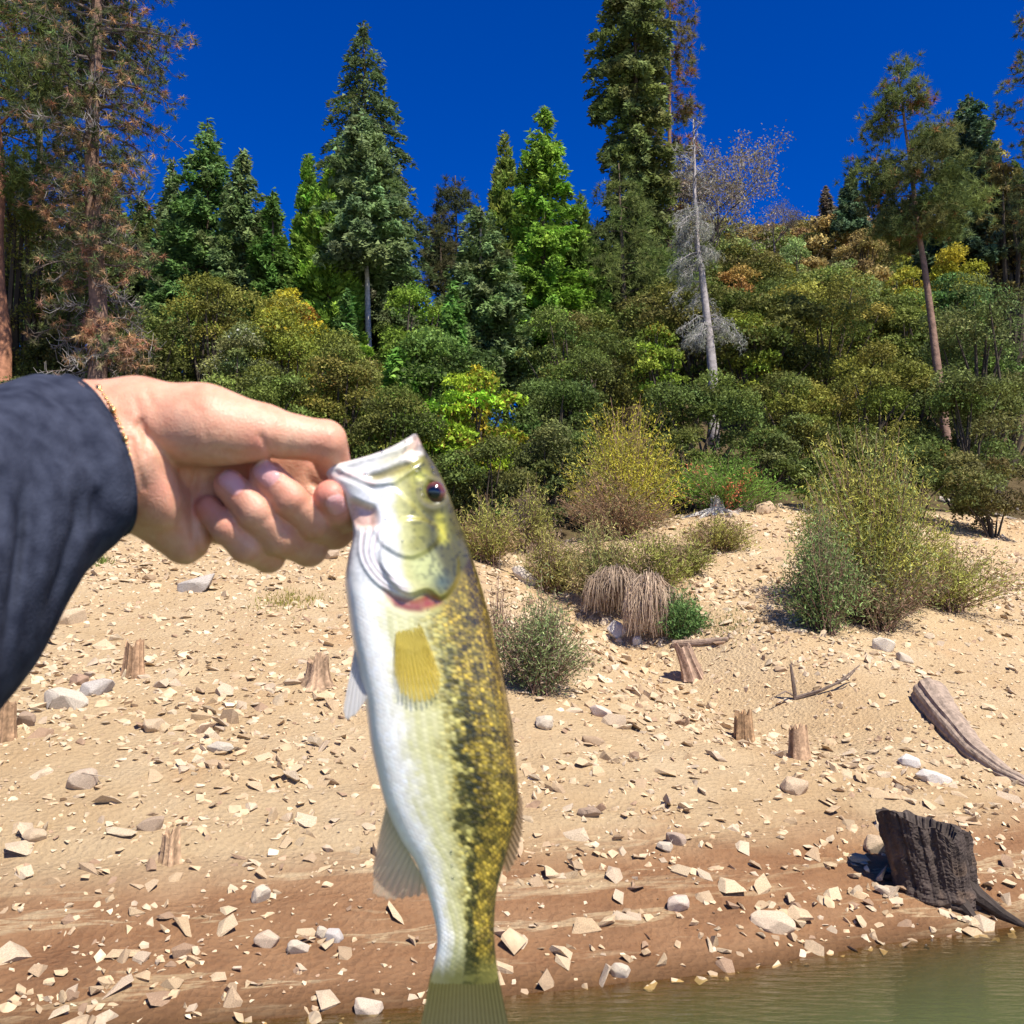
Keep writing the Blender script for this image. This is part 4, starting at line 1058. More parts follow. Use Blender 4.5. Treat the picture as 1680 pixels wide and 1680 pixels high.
flat_h = np.array([p[0][:, 2].max() for p in PROTO])
rcol = np.array([RC[i] for i in rng.choice(len(RC), N, p=[.16, .17, .14, .14, .08, .13, .07, .03, .08])]) * np.exp(rng.normal(0, 0.10, (N, 1)))
rcol = np.clip(rcol * 0.93, 0, 0.62)
cenz = rz_ + rs * flat_h[pid] * 0.30
depth = ry * CP + (cenz - CAM_Z) * SP
pu = 840 + rx / depth * FPX; pv = 840 - ((cenz - CAM_Z) * CP - ry * SP) / depth * FPX
inview = (pu > 5) & (pu < 1675) & (pv > 860) & (pv < 1672) & ~((pu < 190) & (pv < 1150 - 1.35 * pu)) & ~((pu > 575 + (pv - 900) * 0.18) & (pu < 850) & (pv < 1640))
score = rs / depth * inview
# the stones that show largest lie there one by one
order = np.argsort(-score); single = order[:270]
rest = np.setdiff1d(np.arange(N), single)
LAB_DRY = 'angular tan stone lying loose on the dry rubble slope'; LAB_WET = 'pale angular stone lying loose on the damp brown soil near the water'
pm = {}
for i in single:
    p = int(pid[i]); c = int(rng.integers(0, len(RC)))
    key = (p, c)
    if key not in pm:
        V, T = PROTO[p]
        o = mesh_np('rock', V, T, M_ROCK, None, np.clip(np.asarray(RC[c]) * rng.uniform(0.9, 1.1), 0, 0.6)); pm[key] = o.data
    else:
        o = bpy.data.objects.new('rock', pm[key]); COL.objects.link(o)
    Mx = Matrix((a0[i], b0[i], up[i])).transposed().to_4x4()
    o.matrix_world = Matrix.Translation((rx[i], ry[i], cenz[i])) @ Mx @ Matrix.Scale(float(rs[i]), 4)
    w = rz_[i] < 0.72
    tag(o, LAB_WET if w else LAB_DRY, 'rock', 'stones on the damp soil near the water' if w else 'stones on the dry rubble slope')
vv, tt, cc = [], [], []; off = 0
for p in range(len(PROTO)):
    k = rest[pid[rest] == p]
    if not len(k): continue
    V, T = PROTO[p]
    W = (V[None, :, 0:1] * a0[k][:, None] + V[None, :, 1:2] * b0[k][:, None] + V[None, :, 2:3] * up[k][:, None]) * rs[k][:, None, None]
    W += np.stack([rx[k], ry[k], cenz[k]], -1)[:, None]
    vv.append(W.reshape(-1, 3)); tt.append((T[None] + (np.arange(len(k)) * len(V))[:, None, None]).reshape(-1, 3) + off)
    cc.append(np.repeat(rcol[k], len(V), 0)); off += len(k) * len(V)
tag(mesh_np('rubble', np.vstack(vv), np.vstack(tt), M_ROCK, None, np.vstack(cc)), 'small shale rubble strewn over the whole bank', 'rubble', kind='stuff')

# pebbles and chips between the stones
def pebbles(n):
    small = [rock_proto(rng.uniform(0.3, 0.6), k, 7) for k in range(14)]
    x = rng.uniform(-8.5, 11.5, n); d = rng.random(n) ** 0.85 * 12.0 - 0.05; y = shore(x) + d
    k = rng.random(n) < 0.25 + 0.95 * sstep(0.35, 0.6, fbm2(x * 0.8 + 5, y * 1.3, 3, 66)); x, y = x[k], y[k]; n = len(x)
    z = terrain(x, y); s = np.exp(rng.normal(math.log(0.0145), 0.42, n)); s = np.clip(s, 0.005, 0.034)
    up = unit(slope_frame(x, y) + rng.normal(0, 0.35, (n, 3))); tw = rng.random(n) * 6.28
    a = np.stack([np.cos(tw), np.sin(tw), 0 * tw], -1); a = unit(a - up * (a * up).sum(1, keepdims=True)); b = np.cross(up, a)
    col = np.array([RC[i] for i in rng.integers(0, len(RC), n)]) * np.exp(rng.normal(0, 0.12, (n, 1)))
    pid = rng.integers(0, len(small), n); vv, tt, cc = [], [], []; off = 0
    for p in range(len(small)):
        k = np.flatnonzero(pid == p); V, T = small[p]
        W = (V[None, :, 0:1] * a[k][:, None] + V[None, :, 1:2] * b[k][:, None] + V[None, :, 2:3] * up[k][:, None]) * s[k][:, None, None] + np.stack([x[k], y[k], z[k] + s[k] * 0.15], -1)[:, None]
        vv.append(W.reshape(-1, 3)); tt.append((T[None] + (np.arange(len(k)) * len(V))[:, None, None]).reshape(-1, 3) + off); cc.append(np.repeat(np.clip(col[k], 0, 0.6), len(V), 0)); off += len(k) * len(V)
    tag(mesh_np('gravel', np.vstack(vv), np.vstack(tt), M_ROCK, None, np.vstack(cc)), 'fine stone chips scattered between the stones of the bank', 'gravel', kind='stuff')
pebbles(40000)

def big_rock(label, u, v, w, h, col, tilt=0.0, flat=0.5, seed=0, lean=(0, 0), name='rock', npts=26, rot=0.0, depth=0.8, sink=0.3):
    """one named stone: w, h in photograph pixels at its place on the bank"""
    b = hit(u, v + h * 0.35); s = mpp(b[1])
    r2 = np.random.default_rng(seed + 100)
    bm = bmesh.new()
    p = unit(r2.normal(size=(npts, 3))) * (0.86 + 0.2 * r2.random((npts, 1)))
    p[:, 2] = np.clip(p[:, 2], -0.7, 0.62)
    for q in p: bm.verts.new(q)
    r = bmesh.ops.convex_hull(bm, input=bm.verts)
    bmesh.ops.delete(bm, geom=list({e for e in r['geom_interior'] + r['geom_unused'] if isinstance(e, bmesh.types.BMVert)}), context='VERTS')
    bmesh.ops.bevel(bm, geom=bm.edges[:], offset=0.05, segments=1, affect='EDGES')
    me = bpy.data.meshes.new(name); bm.to_mesh(me); bm.free()
    at = me.attributes.new('Col', 'FLOAT_COLOR', 'POINT'); c4 = np.ones((len(me.vertices), 4), np.float32); c4[:, :3] = col
    at.data.foreach_set('color', c4.ravel()); me.materials.append(M_ROCK)
    o = bpy.data.objects.new(name, me); COL.objects.link(o)
    W, H = w * s * 0.5, h * s * 0.62
    nr = Vector(slope_frame(np.array([b[0]]), np.array([b[1]]))[0])
    q = Vector((0, 0, 1)).rotation_difference((nr * 0.6 + Vector((0, 0, 0.4))).normalized())
    o.matrix_world = Matrix.Translation((b[0], b[1], b[2] + H * (1 - sink) * 0.55)) @ Matrix.Rotation(R(tilt), 4, 'Y') @ q.to_matrix().to_4x4() @ Matrix.Rotation(R(rot), 4, 'Z') @ Matrix.Diagonal((W, W * depth, H, 1))
    tag(o, label, 'rock')
GRY = (0.42, 0.37, 0.31); PAL = (0.55, 0.46, 0.34); TAN = (0.48, 0.36, 0.23); BRN = (0.33, 0.235, 0.16); WHT = (0.62, 0.57, 0.50)
for k, (lab, u, v, w, h, col, tilt, rot, dp) in enumerate((
  ('long grey slab with a white top near the upper edge of the slope', 326, 957, 84, 34, GRY, -14, 10, 0.5),
  ('grey slanted rock lying behind the pale wedge rock', 158, 1124, 62, 36, (0.44, 0.39, 0.33), -12, 20, 0.7),
  ('pale wedge shaped rock with a dark undercut', 108, 1146, 84, 40, (0.50, 0.43, 0.33), 8, -10, 0.7),
  ('reddish brown block above the grey slanted rock', 128, 1112, 34, 24, (0.36, 0.235, 0.155), 0, 30, 0.8),
  ('brown rounded rock beside the brown stump', 38, 1182, 38, 34, BRN, 0, 15, 0.9),
  ('tan tilted rock uphill of the grey slanted rock', 115, 1008, 62, 34, TAN, -15, 25, 0.7),
  ('tan blocky boulder with a grey face below the pale wedge rock', 135, 1276, 54, 40, (0.45, 0.35, 0.25), 0, 20, 0.8),
  ('flat pale slab among small rubble', 360, 1226, 52, 20, (0.50, 0.43, 0.33), -8, 0, 0.6),
  ('smooth low tan rock in the middle of the slope', 252, 1190, 38, 26, TAN, 0, 40, 0.8),
  ('sharp edged slab lying on its side uphill of the sand coloured stump', 248, 1352, 48, 28, (0.38, 0.28, 0.19), -20, 15, 0.6),
  ('flat tan rock just above the brown soil', 58, 1372, 42, 22, TAN, 6, 0, 0.8),
  ('upright triangular pale rock on the brown soil', 428, 1466, 36, 38, PAL, 10, 35, 0.7),
  ('grey white block, one of two touching', 548, 1534, 32, 28, (0.55, 0.49, 0.42), 0, 15, 0.9),
  ('cream block touching the grey white one', 527, 1527, 24, 24, PAL, 15, 0, 0.9),
  ('cream rock leaning in a cluster on the brown soil', 440, 1542, 46, 30, (0.52, 0.40, 0.28), 14, 10, 0.8),
  ('flat cream slab beside the cluster on the brown soil', 490, 1556, 40, 24, PAL, 5, 45, 0.8),
  ('large rounded cream boulder at the waterline', 604, 1650, 50, 34, (0.56, 0.45, 0.33), 0, 0, 0.8),
  ('weathered slab tilted on the brink of the gully', 862, 946, 60, 30, (0.50, 0.43, 0.34), 22, 5, 0.5),
  ('smooth white boulder at the end of the gully brink', 1013, 1032, 42, 38, WHT, 30, 10, 0.7),
  ('small white block beside the smooth white boulder', 1046, 1048, 20, 20, WHT, 10, 40, 0.8),
  ('leaf shaped dark brown stone with a deep shadow', 974, 1212, 42, 20, (0.37, 0.26, 0.16), 12, 0, 0.6),
  ('pale angular block above the leaf shaped stone', 894, 1184, 36, 32, PAL, 6, 35, 0.8),
  ('pinkish white oval slab on the dry slope', 988, 1168, 46, 22, (0.58, 0.45, 0.35), 18, 0, 0.6),
  ('dark slab with a black hollow beneath on the dry slope', 966, 1334, 40, 20, BRN, -6, 0, 0.7),
  ('brown leaning shard beside the dark slab', 984, 1328, 16, 26, (0.30, 0.19, 0.12), 35, 0, 0.4),
  ('tan boulder with a shaded lower face below the pair of stumps', 1304, 1286, 48, 38, (0.50, 0.37, 0.24), 0, 25, 0.9),
  ('white flat rock beside the driftwood log', 1492, 1246, 40, 26, WHT, 16, 0, 0.6),
  ('larger white flat rock below the driftwood log', 1532, 1270, 62, 26, (0.58, 0.52, 0.44), 12, 0, 0.6),
  ('cream slab below the round willow', 1450, 1058, 42, 30, (0.56, 0.48, 0.37), 15, 0, 0.6),
  ('thin dark edged slab beside the cream slab', 1484, 1080, 36, 20, (0.50, 0.42, 0.31), 25, 0, 0.5),
  ('broad angular tan slab leaning on the crest beside the driftwood pole', 1252, 832, 44, 26, (0.50, 0.36, 0.22), -20, 10, 0.6),
  ('mottled grey rock in a cluster above the brown soil', 1108, 1374, 36, 26, (0.40, 0.30, 0.22), 14, 0, 0.8),
  ('pale stone in front of the mottled grey rock', 1092, 1388, 30, 18, PAL, -5, 0, 0.8),
  ('large pale pentagonal rock on the dark damp patch', 1112, 1476, 42, 32, (0.55, 0.44, 0.34), 0, 30, 0.8),
  ('wide cream slab surrounded by gravel near the water', 1268, 1508, 76, 30, (0.54, 0.42, 0.29), 4, 0, 0.7),
  ('large pale rock at the end of the gravel strip near the water', 1018, 1592, 34, 26, PAL, 10, 0, 0.8),
  ('thin pale shard lying beside the blackened stump', 1455, 1466, 44, 14, (0.52, 0.42, 0.30), 14, 0, 0.5),
  ('flat tan slab leaning against the blackened stump', 1445, 1378, 70, 34, (0.48, 0.36, 0.23), -10, 20, 0.9),
  ('grey slab half buried at the foot of the crest', 540, 908, 40, 26, (0.48, 0.36, 0.24), -25, 0, 0.7),
  ('tan block propped beside the half buried slab', 512, 912, 26, 24, (0.46, 0.33, 0.2), 30, 0, 0.7),
)):
    big_rock(lab, u, v, w, h, col, tilt, seed=k, rot=rot, depth=dp)

# ------------------------------------------------------------------ hand, sleeve, bracelet, fish
# Worked in millimetres in a frame held 0.52 m in front of the lens (a thumb about 21 mm thick gives that distance):
# (u, v) photograph pixels, n = millimetres towards the photographer.
D0 = 520.0; K = D0 / FPX
CAMM = Matrix.Translation((0, 0, CAM_Z)) @ Matrix.Rotation(R(90) + PITCH, 4, 'X')
CAMN = np.array(CAMM)

def h2w(X):
    """hand frame (mm: x right, y up, n towards the lens) to world metres"""
    X = np.asarray(X, float); dep = D0 - X[..., 2]; f = dep / D0
    c = np.stack([X[..., 0] * f, X[..., 1] * f, -dep], -1) * 0.001
    return c @ CAMN[:3, :3].T + CAMN[:3, 3]

def pp(u, v, n=0.0):
    return np.array([(u - 840) * K, (840 - v) * K, n])

def surface_nets(F, org, h):
    nx, ny, nz = F.shape
    S = F < 0
    c = np.zeros((nx - 1, ny - 1, nz - 1), np.uint8)
    for i in (0, 1):
        for j in (0, 1):
            for k in (0, 1):
                c += S[i:nx - 1 + i, j:ny - 1 + j, k:nz - 1 + k]
    act = (c > 0) & (c < 8)
    I = np.argwhere(act); idx = np.full(act.shape, -1, np.int64); idx[act] = np.arange(len(I))
    acc = np.zeros((len(I), 3)); cnt = np.zeros(len(I))
    cor = [(0, 0, 0), (1, 0, 0), (0, 1, 0), (1, 1, 0), (0, 0, 1), (1, 0, 1), (0, 1, 1), (1, 1, 1)]
    for a in range(8):
        for b in range(a + 1, 8):
            if sum(x != y for x, y in zip(cor[a], cor[b])) != 1: continue
            A, B = np.array(cor[a]), np.array(cor[b])
            fa = F[tuple((I + A).T)]; fb = F[tuple((I + B).T)]
            m = (fa < 0) != (fb < 0)
            t = np.where(m, fa / np.where(fa - fb == 0, 1, fa - fb), 0)[:, None]
            acc += np.where(m[:, None], A + (B - A) * t, 0); cnt += m
    V = org + (I + acc / cnt[:, None]) * h
    Q = []
    for ax in range(3):
        sl = [slice(None)] * 3; s2 = [slice(None)] * 3
        sl[ax] = slice(0, -1); s2[ax] = slice(1, None)
        ch = S[tuple(sl)] != S[tuple(s2)]
        E = np.argwhere(ch); o1, o2 = [(1, 2), (2, 0), (0, 1)][ax]
        ok = (E[:, o1] > 0) & (E[:, o2] > 0) & (E[:, o1] < F.shape[o1] - 1) & (E[:, o2] < F.shape[o2] - 1); E = E[ok]
        d1 = np.zeros(3, int); d1[o1] = 1; d2 = np.zeros(3, int); d2[o2] = 1
        q = np.stack([idx[tuple((E - d1 - d2).T)], idx[tuple((E - d2).T)], idx[tuple(E.T)], idx[tuple((E - d1).T)]], -1)
        fl = ~S[tuple(E.T)]
        q[fl] = q[fl][:, ::-1]
        Q.append(q)
    return V, np.vstack(Q)

def rcone(P, a, b, ra, rb):
    ab = b - a; t = np.clip(((P - a) @ ab) / (ab @ ab), 0, 1)
    return np.linalg.norm(P - a - t[..., None] * ab, axis=-1) - (ra + (rb - ra) * t)

def ell(P, c, r, rot=None):
    q = P - c
    if rot is not None: q = q @ rot
    r = np.asarray(r, float); k = np.linalg.norm(q / r, axis=-1)
    return (k - 1) * k / (np.linalg.norm(q / r ** 2, axis=-1) + 1e-6)

def smin(a, b, k):
    h = np.clip(0.5 + 0.5 * (b - a) / k, 0, 1)
    return b + (a - b) * h - k * h * (1 - h)

def rotz(deg):
    c, s = math.cos(R(deg)), math.sin(R(deg)); return np.array([[c, -s, 0], [s, c, 0], [0, 0, 1.0]])

def chain(P, pts, k=2.0):
    f = None
    for (a, ra), (b, rb) in zip(pts[:-1], pts[1:]):
        d = rcone(P, a, b, ra, rb); f = d if f is None else smin(f, d, k)
    return f

FINGERS = {
 'index': [(pp(470, 745, -30), 11), (pp(560, 800, -34), 10.3), (pp(566, 842, -14), 9.6), (pp(553, 833, -2), 9.4), (pp(541, 814, 6), 8.6)],
 'middle': [(pp(480, 790, -34), 11), (pp(548, 868, -26), 10.4), (pp(512, 853, -3), 9.9), (pp(472, 818, 7), 9.7), (pp(436, 779, 7), 8.9)],
 'ring': [(pp(455, 830, -32), 10.5), (pp(506, 898, -22), 9.8), (pp(455, 880, 0), 9.6), (pp(414, 838, 9), 9.3), (pp(376, 795, 8), 8.4)],
 'little': [(pp(400, 860, -28), 9.5), (pp(440, 912, -18), 8.6), (pp(402, 897, 1), 8.4), (pp(370, 866, 5), 8.0), (pp(341, 834, 1), 6.9)],
}
NAILS = [  # finger, centre, direction root -> tip (image), half length, half width (px)
 ('middle', (437, 776), (-0.64, -0.77), 23, 19),
 ('ring', (380, 791), (-0.72, -0.69), 23, 17),
 ('index', (552, 828), (-0.38, -0.92), 17, 17),
]
CREASES = [  # image polylines, depth mm, width px
 ([(428, 716), (440, 738), (448, 756)], 1.3, 5), ([(446, 722), (455, 742)], 0.7, 4),
 ([(540, 722), (528, 742), (520, 752)], 0.6, 4),
 ([(228, 700), (262, 735), (290, 768), (306, 800)], 2.2, 9), ([(232, 690), (240, 712), (238, 745)], 1.0, 5),
 ([(215, 720), (222, 760), (236, 800)], 0.9, 5), ([(322, 770), (312, 830), (318, 890), (330, 928)], 2.0, 7),
 ([(262, 760), (285, 800), (292, 850)], 0.8, 8), ([(470, 690), (478, 720), (474, 745)], 0.35, 3), ([(484, 694), (490, 718)], 0.3, 3), ([(505, 735), (540, 742)], 0.5, 4), ([(350, 735), (390, 748), (420, 742)], 0.5, 6), ([(240, 640), (252, 668)], 0.5, 5), ([(300, 650), (330, 680), (340, 720)], 0.35, 6), ([(222, 655), (232, 690)], 0.6, 5),
 ([(508, 822), (486, 838)], 0.4, 4), ([(452, 842), (432, 858)], 0.4, 4), ([(478, 800), (456, 822)], 0.35, 3), ([(420, 818), (398, 842)], 0.35, 3),
]

def seg2(u, v, pts):
    P = np.array(pts, float); return seg_dist(u, v, P)[0]

def hand_field(P):
    palm = smin(rcone(P, pp(60, 765, 20), pp(205, 752, 2), 31, 29), rcone(P, pp(70, 702, 6), pp(225, 690, 2), 25, 21.5), 8)                     # forearm into wrist
    wr = ell(P, pp(215, 745, 0), (22, 36, 25)); palm = smin(palm, wr, 10)
    for (a, ra), (b, rb) in [((pp(235, 735, -14), 20), (pp(470, 748, -28), 13)), ((pp(235, 765, -16), 20), (pp(480, 795, -32), 12.5)),
                             ((pp(235, 790, -16), 18), (pp(455, 835, -30), 12)), ((pp(240, 810, -12), 18), (pp(402, 868, -26), 11))]:
        palm = smin(palm, rcone(P, a, b, ra, rb), 8)
    palm = smin(palm, rcone(P, pp(240, 815, -2), pp(303, 884, -8), 20, 13.5), 8)   # heel of the hand
    palm = smin(palm, ell(P, pp(252, 806, 12), (13, 20, 11), rotz(25)), 6)
    thumb = rcone(P, pp(225, 690, 2), pp(330, 694, 10), 21.5, 19.5)
    thumb = smin(thumb, ell(P, pp(345, 704, 14), (33, 17.5, 15), rotz(-8)), 8)     # ball of the thumb
    thumb = smin(thumb, rcone(P, pp(330, 696, 9), pp(428, 708, 9), 19, 14.2), 8)
    thumb = smin(thumb, rcone(P, pp(428, 708, 9), pp(527, 724, 5), 13.2, 10.9), 5)
    thumb = smin(thumb, rcone(P, pp(535, 724, 4), pp(548, 768, -6), 11.0, 9.2), 3)
    palm = smin(palm, thumb, 5)
    out = palm; fs = {}
    for nm, ch in FINGERS.items():
        prox = chain(P, ch[:2]); f = smin(prox, chain(P, ch[1:], 2.2), 2.5)
        fs[nm] = f
    for nm in ('little', 'ring', 'middle', 'index'):
        out = smin(out, fs[nm], 0.9)
    return out, fs

def build_hand():
    h = 1.12
    lo = np.array([pp(95, 0)[0], pp(0, 965)[1], -52.0]); hi = np.array([pp(600, 0)[0], pp(0, 590)[1], 44.0])
    n = np.ceil((hi - lo) / h).astype(int)
    ax = [lo[k] + np.arange(n[k]) * h for k in range(3)]
    P = np.stack(np.meshgrid(*ax, indexing='ij'), -1).astype(np.float32)
    F, fs = hand_field(P)
    U = P[..., 0] / K + 840; Vv = 840 - P[..., 1] / K
    front = sstep(-14, -2, P[..., 2])
    for pts, dp, w in CREASES:
        d = seg2(U[:, :, 0], Vv[:, :, 0], pts)
        F = F + (dp * np.exp(-(d / w) ** 2))[..., None] * front
    # nail beds: a shallow step around the nail plate
    for nm, c, dr, hl, hw in NAILS:
        a = (U[:, :, 0] - c[0]) * dr[0] + (Vv[:, :, 0] - c[1]) * dr[1]; b = -(U[:, :, 0] - c[0]) * dr[1] + (Vv[:, :, 0] - c[1]) * dr[0]
        q = ((np.abs(a) / hl) ** 3 + (np.abs(b) / hw) ** 3) ** (1 / 3)
        g = 0.55 * np.exp(-((q - 1.0) / 0.10) ** 2) - 0.15 * (1 - sstep(0.85, 1.0, q))
        F = F + g[..., None] * front * (np.abs(fs[nm]) < 2.5)
    V, Q = surface_nets(F, lo, h)
    # smooth the lattice a little
    e = np.concatenate([Q[:, [0, 1]], Q[:, [1, 2]], Q[:, [2, 3]], Q[:, [3, 0]]]); 
    for _ in range(3):
        s = np.zeros_like(V); c = np.zeros(len(V))
        for k in range(3):
            s[:, k] = np.bincount(e[:, 0], V[e[:, 1], k], len(V)) + np.bincount(e[:, 1], V[e[:, 0], k], len(V))
        c = np.bincount(e[:, 0], minlength=len(V)) + np.bincount(e[:, 1], minlength=len(V))
        V = V * 0.5 + 0.5 * s / np.maximum(c, 1)[:, None]
    u = V[:, 0] / K + 840; v = 840 - V[:, 1] / K; nz = V[:, 2]
    _, fs = hand_field(V)
    col = np.tile(np.array([0.56, 0.288, 0.182]), (len(V), 1))
    mott = (noise3(V / 9.0, 3) - 0.5) * 0.5 + (noise3(V / 3.2, 4) - 0.5) * 0.3 + (noise3(V / 1.6, 5) - 0.5) * 0.2
    col *= (1 + mott[:, None] * np.array([0.25, 0.6, 0.7]))
    red = np.zeros(len(V)); nail = np.zeros(len(V))
    for nm, ch in FINGERS.items():
        near = np.abs(fs[nm]) < 1.5
        d = np.linalg.norm(V - ch[4][0], axis=1); red = np.maximum(red, near * np.exp(-(d / 13) ** 2) * (1.0 if nm == 'index' else 0.65))
        d = np.linalg.norm(V - ch[3][0], axis=1); red = np.maximum(red, near * np.exp(-(d / 9) ** 2) * 0.5)
    red = np.maximum(red, 0.5 * np.exp(-(np.hypot(u - 425, v - 735) / 26) ** 2)); red = np.maximum(red, 0.35 * np.exp(-(np.hypot(u - 520, v - 745) / 28) ** 2))
    red = np.maximum(red, 0.3 * np.exp(-(np.hypot(u - 255, v - 800) / 30) ** 2))
    col = col + (np.array([0.60, 0.20, 0.15]) - col) * red[:, None]
    for nm, c, dr, hl, hw in NAILS:
        a = (u - c[0]) * dr[0] + (v - c[1]) * dr[1]; b = -(u - c[0]) * dr[1] + (v - c[1]) * dr[0]
        q = ((np.abs(a) / hl) ** 3 + (np.abs(b) / hw) ** 3) ** (1 / 3)
        m = (1 - sstep(0.88, 0.98, q)) * (np.abs(fs[nm]) < 2.5) * (nz > -12)
        nail = np.maximum(nail, m)
        tipw = m * sstep(hl * 0.72, hl * 0.86, a)
        col = col + (np.array([0.60, 0.31, 0.29]) - col) * m[:, None]
        col = col + (np.array([0.66, 0.52, 0.44]) - col) * (tipw * 0.6)[:, None]
        edge = np.exp(-((q - 1.06) / 0.05) ** 2) * (np.abs(fs[nm]) < 2.5)
        col = col + (np.array([0.42, 0.17, 0.11]) - col) * (edge * 0.8)[:, None]
    m, nn, l, p = nodes('skin')
    at = nn.new('ShaderNodeAttribute'); at.attribute_name = 'Col'; l.new(at.outputs['Color'], p.inputs['Base Color'])
    an = nn.new('ShaderNodeAttribute'); an.attribute_name = 'nail'
    mr = nn.new('ShaderNodeMapRange'); mr.inputs['To Min'].default_value = 0.48; mr.inputs['To Max'].default_value = 0.22; l.new(an.outputs['Fac'], mr.inputs['Value']); l.new(mr.outputs[0], p.inputs['Roughness'])
    p.inputs['Specular IOR Level'].default_value = 0.4
    p.inputs['Subsurface Weight'].default_value = 0.35; p.inputs['Subsurface Radius'].default_value = (1.0, 0.35, 0.2); p.inputs['Subsurface Scale'].default_value = 0.004
    tc = nn.new('ShaderNodeTexCoord'); vz = nn.new('ShaderNodeTexVoronoi'); vz.inputs['Scale'].default_value = 900; l.new(tc.outputs['Object'], vz.inputs['Vector'])
    nz_ = nn.new('ShaderNodeTexNoise'); nz_.inputs['Scale'].default_value = 260; nz_.inputs['Detail'].default_value = 6; l.new(tc.outputs['Object'], nz_.inputs['Vector'])
    ad = nn.new('ShaderNodeMath'); ad.operation = 'ADD'; l.new(vz.outputs['Distance'], ad.inputs[0]); l.new(nz_.outputs['Fac'], ad.inputs[1])
    b = nn.new('ShaderNodeBump'); b.inputs['Strength'].default_value = 0.32; b.inputs['Distance'].default_value = 0.0007; l.new(ad.outputs[0], b.inputs['Height']); l.new(b.outputs[0], p.inputs['Normal'])
    loc = h2w(pp(150, 745, 0))
    root = thing('person', 'outstretched left arm in a dark navy sleeve, fist gripping a fish by its lower jaw', 'person', loc)
    o = mesh_np('body', h2w(V), Q, m, root, col, True, {'nail': nail}); sub(o, loc)
    return root, loc

person, ploc = build_hand()

